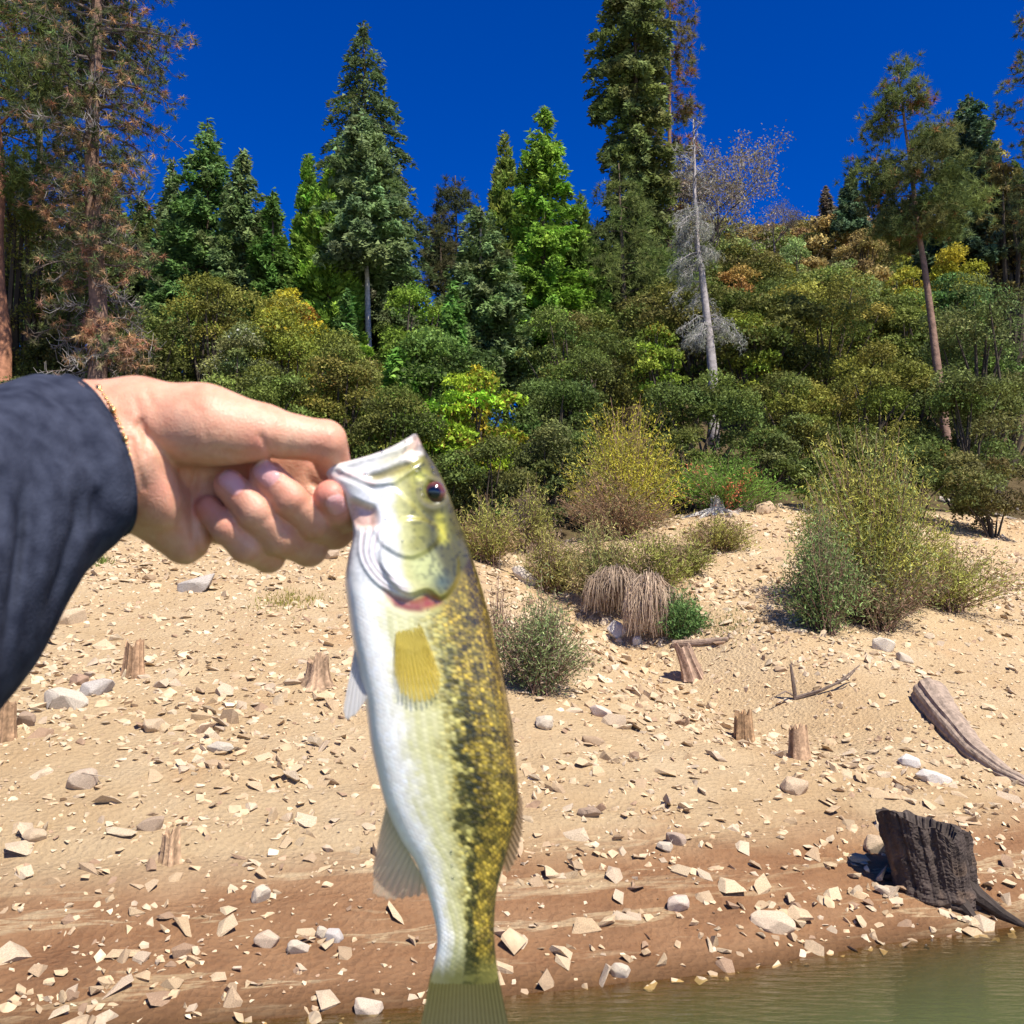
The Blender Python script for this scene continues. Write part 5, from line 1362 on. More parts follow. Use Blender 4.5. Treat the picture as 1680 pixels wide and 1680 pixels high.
def build_sleeve():
    # rings along the arm: top, near side, bottom, far side, all (u, v, n)
    ST = [
     ((118, 618, 2), (217, 762, 34), (186, 874, 4), (112, 735, -36)),
     ((96, 615, 6), (196, 765, 44), (166, 898, 8), (88, 740, -34)),
     ((66, 617, 14), (150, 785, 56), (122, 946, 18), (60, 760, -28)),
     ((34, 622, 26), (112, 810, 72), (92, 1012, 32), (25, 800, -16)),
     ((0, 634, 42), (60, 850, 92), (42, 1108, 50), (-20, 840, 0)),
     ((-50, 660, 66), (-5, 905, 122), (-18, 1188, 76), (-80, 890, 22)),
     ((-150, 725, 110), (-110, 1010, 170), (-130, 1330, 118), (-190, 990, 62)),
     ((-420, 900, 190), (-380, 1250, 250), (-420, 1640, 200), (-480, 1230, 140)),
     ((-1100, 1350, 300), (-1050, 1800, 345), (-1100, 2300, 305), (-1180, 1800, 262)),
    ]
    arr = np.array([[pp(*q) for q in s] for s in ST])             # (stations, 4, 3)
    ns, seg = 120, 170
    t = np.linspace(0, len(ST) - 1, ns)
    def interp(a):                                                # Catmull-Rom through the stations
        i = np.clip(np.floor(t).astype(int), 0, len(ST) - 2); f = (t - i)[:, None]
        p0 = a[np.clip(i - 1, 0, None)]; p1 = a[i]; p2 = a[i + 1]; p3 = a[np.clip(i + 2, None, len(ST) - 1)]
        return 0.5 * (2 * p1 + (p2 - p0) * f + (2 * p0 - 5 * p1 + 4 * p2 - p3) * f ** 2 + (3 * p1 - 3 * p2 + p3 - p0) * f ** 3)
    T, Nn, B, Ff = [interp(arr[:, k]) for k in range(4)]
    C = (T + B + Nn + Ff) / 4
    th = np.arange(seg) / seg * 2 * np.pi
    ct, st = np.cos(th), np.sin(th)
    a1 = np.where(ct[None, :, None] > 0, (T - C)[:, None], (C - B)[:, None]); a2 = np.where(st[None, :, None] > 0, (Nn - C)[:, None], (C - Ff)[:, None])
    V = C[:, None] + a1 * np.sign(ct)[None, :, None] * (np.abs(ct) ** 0.9)[None, :, None] * np.sign(ct)[None, :, None] * np.sign(ct)[None, :, None] + a2 * np.sign(st)[None, :, None] * (np.abs(st) ** 0.9)[None, :, None] * np.sign(st)[None, :, None] * np.sign(st)[None, :, None]
    # folds: long drapes below the arm, crosswise creases, cloth unevenness
    out = V - C[:, None]; out /= np.linalg.norm(out, axis=-1, keepdims=True)
    u = V[..., 0] / K + 840; v = 840 - V[..., 1] / K; near = sstep(0.0, 0.5, st)[None]
    fade = sstep(0.25, 1.6, t)[:, None]
    fold = np.zeros_like(u)
    for pts, dp, w in (([(38, 790), (34, 880), (20, 1000), (6, 1100)], 7.0, 9), ([(126, 800), (128, 860), (100, 950), (70, 1030)], 5.0, 11),
                       ([(84, 760), (80, 900), (60, 1010)], -3.0, 16), ([(0, 760), (-8, 900)], 5, 12), ([(160, 800), (150, 870)], 3.0, 9), ([(60, 640), (120, 660), (160, 700)], 1.6, 8)):
        d, tq = seg_dist(u, v, np.array(pts, float)); fold -= dp * np.exp(-(d / w) ** 2) * near * np.sin(np.pi * np.clip(tq, 0.0, 1)) ** 0.7
    fold += 2.2 * (noise2(u / 55.0, v / 90.0, 71) - 0.5) + 1.0 * (noise2(u / 22.0, v / 30.0, 72) - 0.5)
    fold *= (0.35 + 0.65 * fade)
    hem = 1.6 * np.exp(-((t[:, None] - 0.12) / 0.10) ** 2) - 0.9 * np.exp(-((t[:, None] - 0.42) / 0.06) ** 2)
    V = V + out * (fold + hem)[..., None]
    # turned-in cuff
    inner = [V[0] - out[0] * 2.5 + (C[1] - C[0]) * 0.2, V[0] - out[0] * 4.0 + (C[2] - C[0]) * 0.6, C[0] + (V[0] - C[0]) * 0.80 + (C[8] - C[0]) * 1.2]
    W = np.concatenate([np.stack(inner[::-1]), V]); n = len(W)
    i = np.arange(n - 1)[:, None] * seg; j = np.arange(seg)[None]
    q = np.stack([i + j, i + seg + j, i + seg + (j + 1) % seg, i + (j + 1) % seg], -1).reshape(-1, 4)
    m, nn, l, p = nodes('navy_fleece')
    p.inputs['Roughness'].default_value = 0.95; p.inputs['Specular IOR Level'].default_value = 0.1
    p.inputs['Sheen Weight'].default_value = 0.0
    tc = nn.new('ShaderNodeTexCoord')
    n1 = nn.new('ShaderNodeTexNoise'); n1.inputs['Scale'].default_value = 95; n1.inputs['Detail'].default_value = 7; l.new(tc.outputs['Object'], n1.inputs['Vector'])
    r = nn.new('ShaderNodeValToRGB'); e = r.color_ramp.elements; e[0].position = 0.3; e[0].color = (0.016, 0.019, 0.032, 1); e[1].position = 0.72; e[1].color = (0.044, 0.050, 0.074, 1)
    l.new(n1.outputs['Fac'], r.inputs[0]); l.new(r.outputs[0], p.inputs['Base Color'])
    n2 = nn.new('ShaderNodeTexNoise'); n2.inputs['Scale'].default_value = 700; n2.inputs['Detail'].default_value = 5; l.new(tc.outputs['Object'], n2.inputs['Vector'])
    b = nn.new('ShaderNodeBump'); b.inputs['Strength'].default_value = 0.5; b.inputs['Distance'].default_value = 0.001; l.new(n2.outputs['Fac'], b.inputs['Height']); l.new(b.outputs[0], p.inputs['Normal'])
    o = mesh_np('sleeve', h2w(W.reshape(-1, 3)), q, m, person, None, True); sub(o, ploc)
build_sleeve()

def build_bracelet():
    m, nn, l, p = nodes('gold')
    p.inputs['Base Color'].default_value = (0.78, 0.52, 0.20, 1); p.inputs['Metallic'].default_value = 1; p.inputs['Roughness'].default_value = 0.28
    c = pp(172, 735, 0)
    a = (pp(138, 627, 2) - pp(188, 868, 2)) / 2; b = (pp(211, 738, 33) - pp(114, 740, -33)) / 2
    cen = (pp(138, 627, 2) + pp(188, 868, 2)) / 2
    g = Geo(); nb = 84
    s8 = np.array([[math.cos(x) * math.cos(y), math.sin(x) * math.cos(y), math.sin(y)] for y in (-0.9, 0, 0.9) for x in np.arange(8) * math.pi / 4] + [[0, 0, -1], [0, 0, 1]])
    i = np.arange(2)[:, None] * 8; j = np.arange(8)[None]
    q = np.stack([i + j, i + (j + 1) % 8, i + 8 + (j + 1) % 8, i + 8 + j], -1).reshape(-1, 4)
    k = np.arange(8); t = np.vstack([np.stack([np.full(8, 24), (k + 1) % 8, k], -1), np.stack([np.full(8, 25), 16 + k, 16 + (k + 1) % 8], -1)])
    for z in range(nb):
        x = z / nb * 2 * math.pi; wob = 1.0 + 0.015 * math.sin(5 * x)
        pos = cen + (a * math.cos(x) + b * math.sin(x)) * wob
        rr = 1.0 if z % 6 else 2.0
        g.add(h2w(pos + s8 * rr), q, t)
    loc = h2w(cen)
    o = g.build('bracelet', m, None, None, True)
    o.data.transform(Matrix.Translation(-Vector(loc))); o.location = loc
    tag(o, 'thin gold bead bracelet at the cuff of the dark sleeve', 'bracelet')
build_bracelet()

# ------------------------------------------------------------------ the bass
FS = np.array([  # ventral (u, v), dorsal (u, v), half thickness mm
 (527, 771, 684, 712, 13.5), (540, 789, 697, 738, 16.5), (560, 817, 717, 768, 19), (574, 846, 734, 804, 20.5), (579, 878, 752, 852, 21.5),
 (571, 915, 769, 898, 22.5), (566, 955, 785, 945, 23.5), (571, 1000, 799, 995, 24), (578, 1050, 812, 1050, 24.5), (590, 1110, 825, 1110, 24.5),
 (600, 1160, 835, 1165, 24), (608, 1220, 844, 1225, 23), (620, 1275, 850, 1280, 21), (634, 1325, 849, 1330, 19), (656, 1375, 838, 1375, 16.5),
 (683, 1418, 826, 1420, 14), (701, 1465, 815, 1465, 12), (714, 1515, 811, 1515, 10), (717, 1550, 812, 1550, 8.5), (710, 1590, 816, 1590, 4.2), (703, 1620, 820, 1620, 0.15)], float)
FN0 = -6.0                                                        # the fish hangs a little behind the fingertips

def crom(a, t):
    m = len(a); i = np.clip(np.floor(t).astype(int), 0, m - 2); f = (t - i)[:, None]
    p0 = a[np.clip(i - 1, 0, None)]; p1 = a[i]; p2 = a[i + 1]; p3 = a[np.clip(i + 2, None, m - 1)]
    return 0.5 * (2 * p1 + (p2 - p0) * f + (2 * p0 - 5 * p1 + 4 * p2 - p3) * f ** 2 + (3 * p1 - 3 * p2 + p3 - p0) * f ** 3)

def sm(pl, closed=False, k=8):
    """rounded copy of a polyline"""
    a = np.array(pl, float)
    if closed:
        m = len(a); b = np.vstack([a[-1:], a, a[:2]]); return crom(b, np.linspace(1, m + 1, m * k, endpoint=False))
    return crom(a, np.linspace(0, len(a) - 1, (len(a) - 1) * k + 1))

def inpoly(u, v, pts, soft=3.0):
    """soft mask of a polygon in image pixels: 1 inside"""
    P = sm(pts, True, 5) if len(pts) > 5 else np.array(pts, float); n = len(P); ins = np.zeros(np.shape(u), bool)
    for i in range(n):
        a, b = P[i], P[(i + 1) % n]
        c = ((a[1] > v) != (b[1] > v)) & (u < (b[0] - a[0]) * (v - a[1]) / (b[1] - a[1] + 1e-9) + a[0]); ins ^= c
    d = seg_dist(u, v, np.vstack([P, P[:1]]))[0]
    return sstep(-soft, soft, np.where(ins, d, -d))

OPERC = [(640, 872), (668, 850), (716, 862), (748, 905), (752, 940), (742, 966), (722, 982), (700, 968), (672, 976), (648, 962), (630, 935), (622, 905)]
PREOP = [(612, 842), (640, 800), (690, 842), (720, 880), (700, 905), (668, 915), (635, 900), (618, 880)]
GILL = [(628, 966), (652, 977), (680, 982), (704, 974), (724, 984), (716, 994), (694, 1001), (668, 1000), (644, 990)]
HOLE = [(606, 781), (628, 773), (650, 764), (668, 760), (672, 764), (660, 773), (640, 782), (618, 788)]
THROAT = [(574, 822), (596, 826), (616, 838), (618, 862), (600, 868), (582, 862), (572, 846)]
JAW = [(540, 777), (566, 784), (600, 800), (618, 820), (606, 832), (580, 820), (556, 804), (540, 790)]
ORB = (711, 808)

def fish_side(u, v, t, st_, ang):
    """relief (mm, outward) on the flank"""
    r = np.zeros_like(u)
    r += 2.4 * inpoly(u, v, OPERC, 4.0)
    r += 1.3 * inpoly(u, v, PREOP, 5.0)
    r -= 0.9 * inpoly(u, v, GILL, 11.0)
    r -= 2.4 * inpoly(u, v, HOLE, 7.0)
    r -= 2.2 * inpoly(u, v, THROAT, 7.0)
    r += 2.0 * inpoly(u, v, JAW, 7.0)
    # folds of the gill membrane
    for off, dp in ((0, 1.0), (9, 1.1), (18, 1.1), (27, 0.9)):
        pl = [(592 + off * 1.3, 868), (590 + off, 905), (602 + off * 0.9, 935 - off * 0.25), (628 + off * 0.8, 962 - off * 0.5), (668, 978 - off * 0.75)]
        d = seg2(u, v, sm(pl, k=5)); r += dp * np.exp(-(d / 3.4) ** 2)
    # maxilla edge, cheek bones, brow
    r += 1.6 * np.exp(-(seg2(u, v, [(560, 772), (604, 792), (645, 790), (692, 760)]) / 6) ** 2)
    r += 1.3 * np.exp(-(seg2(u, v, [(545, 770), (600, 752), (650, 738), (682, 722)]) / 6) ** 2)
    r += 0.9 * np.exp(-(seg2(u, v, [(690, 772), (708, 785), (728, 800)]) / 5) ** 2)
    d = np.hypot(u - ORB[0], v - ORB[1]); r -= 2.6 * np.exp(-(d / 17) ** 4); r += 0.3 * np.exp(-((d - 25) / 6) ** 2)
    return r

def build_fish():
    ns, seg = 450, 210
    ts = np.linspace(0, len(FS) - 1, ns)
    S = crom(FS, ts)
    Vp, Dp, Wd = S[:, 0:2], S[:, 2:4], S[:, 4]
    ph = np.arange(seg) / seg * 2 * np.pi
    tt = 0.5 - 0.5 * np.cos(ph)                                   # 0 belly, 1 back
    side = np.sin(ph)
    u = Vp[:, None, 0] + (Dp - Vp)[:, None, 0] * tt; v = Vp[:, None, 1] + (Dp - Vp)[:, None, 1] * tt
    dip = np.clip(1 - ts / 1.6, 0, 1)[:, None] * np.sin(np.pi * tt ** 1.4)[None]
    v = v + 8.0 * dip; u = u + 2.0 * dip
    prof = np.sign(side) * np.abs(side) ** np.where(tt < 0.5, 0.50, 0.74)
    shp = 1.0 + 0.12 * np.cos(ph)[None]                           # fuller towards the belly
    n = Wd[:, None] * prof[None] * shp
    flank = sstep(0.05, 0.5, np.abs(side))[None] * np.ones_like(u)
    rel = fish_side(u, v, tt, ts, ph) * flank
    n = n + np.sign(side)[None] * rel
    # scales: hexagonal lattice along the flank
    arc = np.concatenate([[0], np.cumsum(np.hypot(*np.diff((Vp + Dp) / 2, axis=0).T))])[:, None] * np.ones_like(u)
    wid = np.hypot(*(Dp - Vp).T)[:, None]
    across = (np.arccos(np.clip(1 - 2 * tt, -1, 1)) / np.pi)[None] * wid * 1.28
    across = across * (215 / np.maximum(wid, 120)) ** 0.35
    pa, pb = 8.6, 7.4
    a = arc / pa; b = across / pb
    def cell(off):
        bb = b - off; jb = np.round(bb / 2) * 2; aa = a - off * 0.5; ja = np.round(aa)
        return np.hypot((aa - ja) * pa, (bb - jb) * pb), ja + off * 0.5, jb + off
    d0, i0, j0 = cell(0.0); d1, i1, j1 = cell(1.0)
    w = d0 < d1; ds = np.where(w, d0, d1); si = np.where(w, i0, i1); sj = np.where(w, j0, j1)
    rs_ = ds / 4.4
    body = sstep(0, 14, v - np.interp(u, [560, 620, 660, 720, 745, 770, 800], [958, 975, 1004, 998, 965, 925, 900]))
    body = body * sstep(0.02, 0.07, tt)[None] * (1 - sstep(1585, 1612, v))
    n_plain = n.copy()
    scale_rel = (0.14 + 0.10 * sstep(0.4, 0.65, tt)[None]) * ( (1 - np.clip(rs_, 0, 1) ** 2)) * body * sstep(0.12, 0.4, np.abs(side))[None]
    tilt = (arc / pa - si) * 0.10 * body                         # each scale lifts at its free edge
    n = n + np.sign(side)[None] * (scale_rel + tilt)
    # every scale sits at its own slight angle, so some of them glint
    ra_ = hash01(si, sj, 1, 21) - 0.5; rb_ = hash01(si, sj, 2, 22) - 0.5
    n = n + np.sign(side)[None] * body * K * ((arc - si * pa) * ra_ + (across - sj * pb) * rb_) * 0.42 * sstep(0.42, 0.62, tt)[None]
    # the belly side is turned a little towards the lens
    lean_ = -0.34 * (u - 0.5 * (Vp[:, None, 0] + Dp[:, None, 0])) * K * sstep(800, 900, v)
    n = n + lean_; n_plain = n_plain + lean_ + FN0
    X = np.stack([(u - 840) * K, (840 - v) * K, n + FN0], -1)
    # ---------------- colour (the fish's own pattern, plus painted highlights on the scales)
    jag = (noise2(arc / 34.0, across / 26.0, 91) - 0.5)
    hs_ = hash01(si, sj, 0, 12)                                   # per scale
    t2 = tt[None] + jag * 0.08 + (hs_ - 0.5) * 0.05
    def mixc(c, col, m):
        return c + (np.asarray(col) - c) * m[..., None]
    c = np.broadcast_to(np.array([0.82, 0.795, 0.75]), X.shape).copy()
    c = mixc(c, (0.60, 0.57, 0.33), sstep(0.14, 0.34, t2)); c = mixc(c, (0.38, 0.345, 0.10), sstep(0.36, 0.58, t2))
    c = mixc(c, (0.20, 0.150, 0.022), sstep(0.58, 0.72, t2)); c = mixc(c, (0.045, 0.028, 0.007), sstep(0.86, 0.97, t2))
    # thin streak rows on the lower flank
    row = 0.5 + 0.5 * np.cos(across / pb * np.pi)
    c = mixc(c, (0.50, 0.48, 0.22), row * 0.6 * sstep(0.16, 0.3, t2) * (1 - sstep(0.5, 0.6, t2)) * body)
    # lateral row of dark blotches and mottling on the back
    tl = np.interp(v, [980, 1080, 1200, 1350, 1450, 1560, 1620], [0.60, 0.60, 0.63, 0.66, 0.66, 0.62, 0.55])
    per = 0.5 + 0.5 * np.sin(v / 21.0 + 2.2 * noise2(v / 60.0, v * 0, 3))
    hw_ = (0.050 + 0.040 * per) * np.interp(v, [1020, 1120, 1500, 1600], [0.5, 1.0, 1.25, 1.7])
    bl = sstep(0.10, 0.30, noise2(arc / 15.0, across / 11.0, 101) + (hs_ - 0.5) * 0.35) * (1 - sstep(0.7, 1.25, np.abs(tt[None] - tl + jag * 0.16 + (hs_ - 0.5) * 0.07) / hw_)) * sstep(1000, 1110, v)
    bl = bl * np.interp(v, [1000, 1180, 1700], [0.6, 0.95, 1.0])
    c = mixc(c, (0.014, 0.018, 0.006), bl * 0.96)
    mo = fbm2(arc / 20.0 + 4, across / 15.0, 3, 95)
    mm = sstep(0.48, 0.58, mo + (hs_ - 0.5) * 0.42) * sstep(0.66, 0.76, t2) * body
    c = mixc(c, (0.022, 0.015, 0.004), mm * 0.86)
    mm2 = sstep(0.55, 0.62, fbm2(arc / 24.0 + 14, across / 16.0, 3, 97) + (hs_ - 0.5) * 0.16) * sstep(0.42, 0.5, t2) * (1 - sstep(0.66, 0.75, t2)) * body * (1 - sstep(1120, 1200, v))
    c = mixc(c, (0.20, 0.19, 0.05), mm2 * 0.7)
    # every scale: gold highlight ring painted into the colour, darker rim
    lum = np.clip(1 - rs_ ** 2, 0, 1)
    up_ = sstep(0.42, 0.66, t2) * body
    gold = np.array([0.66, 0.44, 0.04])
    c = mixc(c, gold, (np.exp(-((rs_ - 0.52) / 0.25) ** 2) * 0.72 * up_ * (0.15 + 0.85 * hs_) * (1 - 0.85 * bl) * (1 - 0.55 * mm))[...])
    c = c * (1 - (0.72 * up_ * sstep(0.72, 1.0, rs_))[..., None])
    c = c * (1 - (0.14 * (body - up_ * body) * sstep(0.16, 0.35, t2) * sstep(0.7, 1.0, rs_))[..., None])
    hs2 = hash01(si, sj, 3, 33); c = c * (1 + up_ * (hs2 - 0.5) * 1.3 + (body - up_) * (hs2 - 0.5) * 0.22)[..., None]
    # tail root
    c = mixc(c, (0.20, 0.18, 0.045), sstep(1560, 1605, v + 10 * (noise2(u / 6.0, v * 0, 5) - 0.5)) * 0.9 * (1 - 0.6 * bl))
    # ---------------- head
    head = 1 - sstep(-10, 6, v - np.interp(u, [560, 620, 660, 720, 745, 770, 800], [950, 968, 990, 988, 958, 918, 893]))
    head = head * (v < 1010)
    hc = np.broadcast_to(np.array([0.66, 0.65, 0.62]), X.shape).copy()
    tu = tt[None] + 0.06 * (noise2(u / 16.0, v / 16.0, 55) - 0.5)
    low = np.interp(v, [700, 760, 830, 900, 1000], [0.60, 0.56, 0.38, 0.36, 0.42])
    hc = mixc(hc, (0.52, 0.49, 0.20), sstep(0, 0.12, tu - low)); hc = mixc(hc, (0.26, 0.24, 0.05), sstep(0.10, 0.24, tu - low))
    hc = mixc(hc, (0.09, 0.08, 0.018), sstep(0.24, 0.42, tu - low)); hc = mixc(hc, (0.09, 0.075, 0.03), sstep(0.90, 0.98, tu))
    hc = mixc(hc, (0.60, 0.57, 0.52), sstep(0.0, 1.0, inpoly(u, v, [(527, 771), (684, 712), (694, 745), (604, 800), (560, 800)], 6)) * 0.8)
    hc = mixc(hc, (0.42, 0.38, 0.20), inpoly(u, v, [(618, 756), (650, 742), (676, 726), (680, 738), (652, 754), (624, 764)], 6) * 0.55)
    st1 = np.exp(-(seg2(u, v, [(706, 835), (712, 880), (722, 925), (738, 955)]) / 9.0) ** 2) * (0.55 + 0.6 * noise2(u / 9.0, v / 9.0, 56))
    hc = mixc(hc, (0.075, 0.065, 0.022), np.clip(st1, 0, 1) * 0.85)
    hc = mixc(hc, (0.52, 0.47, 0.05), np.exp(-(seg2(u, v, [(722, 850), (728, 885)]) / 8.0) ** 2) * 0.85)
    hc = mixc(hc, (0.46, 0.46, 0.07), np.exp(-(np.hypot(u - 690, v - 785) / 12) ** 2) * 0.8)
    hc = mixc(hc, (0.50, 0.52, 0.22), inpoly(u, v, [(668, 910), (712, 905), (726, 940), (706, 960), (680, 950)], 12) * 0.7)
    hc = mixc(hc, (0.075, 0.10, 0.075), np.exp(-(np.hypot(u - 724, v - 956) / 15) ** 2) * 0.9)
    hc = mixc(hc, (0.20, 0.165, 0.04), inpoly(u, v, HOLE, 5) * 0.9)
    hc = mixc(hc, (0.66, 0.36, 0.24), inpoly(u, v, THROAT, 8) * 0.8)
    hc = mixc(hc, (0.60, 0.36, 0.24), np.exp(-(seg2(u, v, [(672, 745), (684, 722)]) / 9) ** 2) * 0.7)
    hc = mixc(hc, (0.55, 0.30, 0.25), np.exp(-(seg2(u, v, [(545, 780), (590, 778), (612, 795)]) / 5) ** 2) * 0.5)
    for off in (4.5, 13.5, 22.5):
        pl = [(592 + off * 1.3, 868), (590 + off, 905), (602 + off * 0.9, 935 - off * 0.25), (628 + off * 0.8, 962 - off * 0.5), (668, 978 - off * 0.75)]
        hc = mixc(hc, (0.50, 0.36, 0.36), np.exp(-(seg2(u, v, sm(pl, k=5)) / 2.4) ** 2) * 0.6)
    sp_ = noise2(u / 4.0, v / 4.0, 57); fr_ = sstep(0.62, 0.75, noise2(u / 5.0, v / 6.0, 59)) * sstep(0.05, 0.3, tu - low); hc = hc * (0.86 + 0.28 * sp_)[..., None] * (1 - 0.45 * fr_)[..., None]
    do = np.hypot(u - ORB[0], v - ORB[1]); hc = mixc(hc, (0.20, 0.17, 0.07), np.exp(-((do - 24) / 5) ** 2) * 0.5)
    c = mixc(c, (0, 0, 0), head * 0) * (1 - head[..., None]) + hc * head[..., None]
    g_ = inpoly(u, v, GILL, 6.0)
    c = mixc(c, (0.27, 0.045, 0.030), g_ * (0.75 + 0.25 * noise2(u / 5.0, v / 9.0, 58)))
    c = mixc(c, (0.15, 0.03, 0.02), np.exp(-(seg2(u, v, [(650, 992), (672, 998), (690, 1000)]) / 5) ** 2) * 0.7)
    c = np.clip(c, 0.004, 0.82)
    # mouth: turn in at the gape and close in the throat
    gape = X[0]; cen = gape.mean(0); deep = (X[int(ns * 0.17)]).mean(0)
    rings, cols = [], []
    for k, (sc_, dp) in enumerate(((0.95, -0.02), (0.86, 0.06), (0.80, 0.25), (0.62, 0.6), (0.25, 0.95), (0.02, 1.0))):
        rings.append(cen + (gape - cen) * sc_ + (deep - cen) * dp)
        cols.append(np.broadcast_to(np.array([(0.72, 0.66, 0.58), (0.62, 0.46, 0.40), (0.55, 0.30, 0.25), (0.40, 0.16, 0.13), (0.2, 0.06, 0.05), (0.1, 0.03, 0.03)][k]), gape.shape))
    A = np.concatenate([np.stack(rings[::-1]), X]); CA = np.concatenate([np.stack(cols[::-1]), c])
    m_ = len(A); i = np.arange(m_ - 1)[:, None] * seg; j = np.arange(seg)[None]
    q = np.stack([i + j, i + seg + j, i + seg + (j + 1) % seg, i + (j + 1) % seg], -1).reshape(-1, 4)
    verts = A.reshape(-1, 3); cols = CA.reshape(-1, 3)
    e0 = (m_ - 1) * seg; verts = np.vstack([verts, A[-1].mean(0)[None]]); cols = np.vstack([cols, cols[-1:]])
    k = np.arange(seg); tcap = np.stack([e0 + k, np.full(seg, len(verts) - 1), e0 + (k + 1) % seg], -1)
    m, nn, l, p = nodes('fish_skin')
    at = nn.new('ShaderNodeAttribute'); at.attribute_name = 'Col'; l.new(at.outputs['Color'], p.inputs['Base Color'])
    p.inputs['Roughness'].default_value = 0.27; p.inputs['Specular IOR Level'].default_value = 0.8
    p.inputs['Coat Weight'].default_value = 0.25; p.inputs['Coat Roughness'].default_value = 0.10
    p.inputs['Subsurface Weight'].default_value = 0.0
    tc = nn.new('ShaderNodeTexCoord'); nz = nn.new('ShaderNodeTexNoise'); nz.inputs['Scale'].default_value = 240; nz.inputs['Detail'].default_value = 4; l.new(tc.outputs['Object'], nz.inputs['Vector'])
    b_ = nn.new('ShaderNodeBump'); b_.inputs['Strength'].default_value = 0.12; b_.inputs['Distance'].default_value = 0.001; l.new(nz.outputs['Fac'], b_.inputs['Height']); l.new(b_.outputs[0], p.inputs['Normal']); l.new(b_.outputs[0], p.inputs['Coat Normal'])
    loc = h2w(pp(700, 1150, FN0))
    root = thing('fish', 'green and gold spotted bass hanging by its lower jaw from the fist', 'fish', loc)
    sub(mesh_np('body', h2w(verts), [q, tcap], m, root, cols, True), loc)

    def near_n(uu, vv):
        """flank height under an image point"""
        near_ = side > 0
        d = (u[:, near_] - uu) ** 2 + (v[:, near_] - vv) ** 2
        kk = np.unravel_index(np.argmin(d), d.shape); return X[:, near_][kk][2]
    # eye
    def dome(cu, cv, ru, rv, n0, hgt, rot=0, rn=16, sg=40):
        out = []
        for r_ in np.linspace(0, 1, rn):
            th = np.arange(sg) / sg * 2 * np.pi; x_ = ru * r_ * np.cos(th); y_ = rv * r_ * np.sin(th)
            cr, sr = math.cos(rot), math.sin(rot)
            out.append(np.stack([(cu + x_ * cr - y_ * sr - 840) * K, (840 - (cv + x_ * sr + y_ * cr)) * K, n0 + hgt * np.sqrt(np.maximum(1 - r_ ** 2, 0)) * np.ones(sg)], -1))
        A_ = np.stack(out); i_ = np.arange(rn - 1)[:, None] * sg; j_ = np.arange(sg)[None]
        return A_.reshape(-1, 3), np.stack([i_ + j_, i_ + sg + j_, i_ + sg + (j_ + 1) % sg, i_ + (j_ + 1) % sg], -1).reshape(-1, 4)
    ne = near_n(ORB[0], ORB[1])
    em, en, el, ep = nodes('wet_eye'); ea = en.new('ShaderNodeAttribute'); ea.attribute_name = 'Col'; el.new(ea.outputs['Color'], ep.inputs['Base Color'])
    ep.inputs['Roughness'].default_value = 0.06; ep.inputs['Coat Weight'].default_value = 1.0; ep.inputs['Coat Roughness'].default_value = 0.02
    Ve, Qe = dome(ORB[0], ORB[1], 22, 20, ne - 1.8, 5.2, 0.5)
    ue, ve = Ve[:, 0] / K + 840, 840 - Ve[:, 1] / K; re = np.hypot(ue - ORB[0], ve - ORB[1])
    ce = np.where((re > 19)[:, None], np.array([0.20, 0.15, 0.10]), np.array([0.060, 0.020, 0.014])); ce = np.where(((re > 13) & (re <= 19))[:, None], np.array([0.11, 0.035, 0.02]), ce)
    ey = sub(mesh_np('eye', h2w(Ve), Qe, em, root, ce, True), loc)
    Vq, Qq = dome(ORB[0] + 1, ORB[1], 11, 10, ne + 2.55, 1.2, 0.5); pu_ = mesh_np('pupil', h2w(Vq), Qq, em, ey, np.full((len(Vq), 3), 0.004), True); sub(pu_, loc)

    # fins
    fm, fn, fl, fp = nodes('fin_membrane')
    fa = fn.new('ShaderNodeAttribute'); fa.attribute_name = 'Col'; fl.new(fa.outputs['Color'], fp.inputs['Base Color'])
    fp.inputs['Roughness'].default_value = 0.3; fp.inputs['Specular IOR Level'].default_value = 0.5
    ftr = fn.new('ShaderNodeBsdfTranslucent'); fl.new(fa.outputs['Color'], ftr.inputs['Color'])
    fx = fn.new('ShaderNodeMixShader'); fx.inputs[0].default_value = 0.45; fl.new(fp.outputs[0], fx.inputs[1]); fl.new(ftr.outputs[0], fx.inputs[2])
    fo = fn.new('ShaderNodeAttribute'); fo.attribute_name = 'clear'
    ftp = fn.new('ShaderNodeBsdfTransparent'); fx2 = fn.new('ShaderNodeMixShader'); fl.new(fo.outputs['Fac'], fx2.inputs[0]); fl.new(fx.outputs[0], fx2.inputs[1]); fl.new(ftp.outputs[0], fx2.inputs[2])
    fl.new(fx2.outputs[0], fn['Material Output'].inputs['Surface'])
    def fin(name, base, tip, rays, col0, col1, nfun, clear=0.3, thick=0.5, raydark=0.6, wave=0.8, fray=4.0):
        """membrane between a base line and a tip line (image px), stiffened by rays"""
        ma, mr_ = rays * 8 + 1, 36
        def res(pl, m2):
            P_ = np.array(pl, float); L_ = np.concatenate([[0], np.cumsum(np.hypot(*np.diff(P_, axis=0).T))]); s_ = np.linspace(0, L_[-1], m2)
            return np.stack([np.interp(s_, L_, P_[:, 0]), np.interp(s_, L_, P_[:, 1])], -1)
        Bs, Tp = res(base, ma), res(tip, ma)
        f_ = np.linspace(0, 1, ma); r_ = np.linspace(0, 1, mr_)[:, None]
        phs = f_ * rays * 2 * np.pi
        ray_ = (0.5 + 0.5 * np.cos(phs)) ** 2
        Tp = Tp + (Tp - Bs) / (np.linalg.norm(Tp - Bs, axis=1)[:, None] + 1e-6) * ((ray_ - 0.5) * fray + rng.normal(0, fray * 0.12, ma))[:, None]
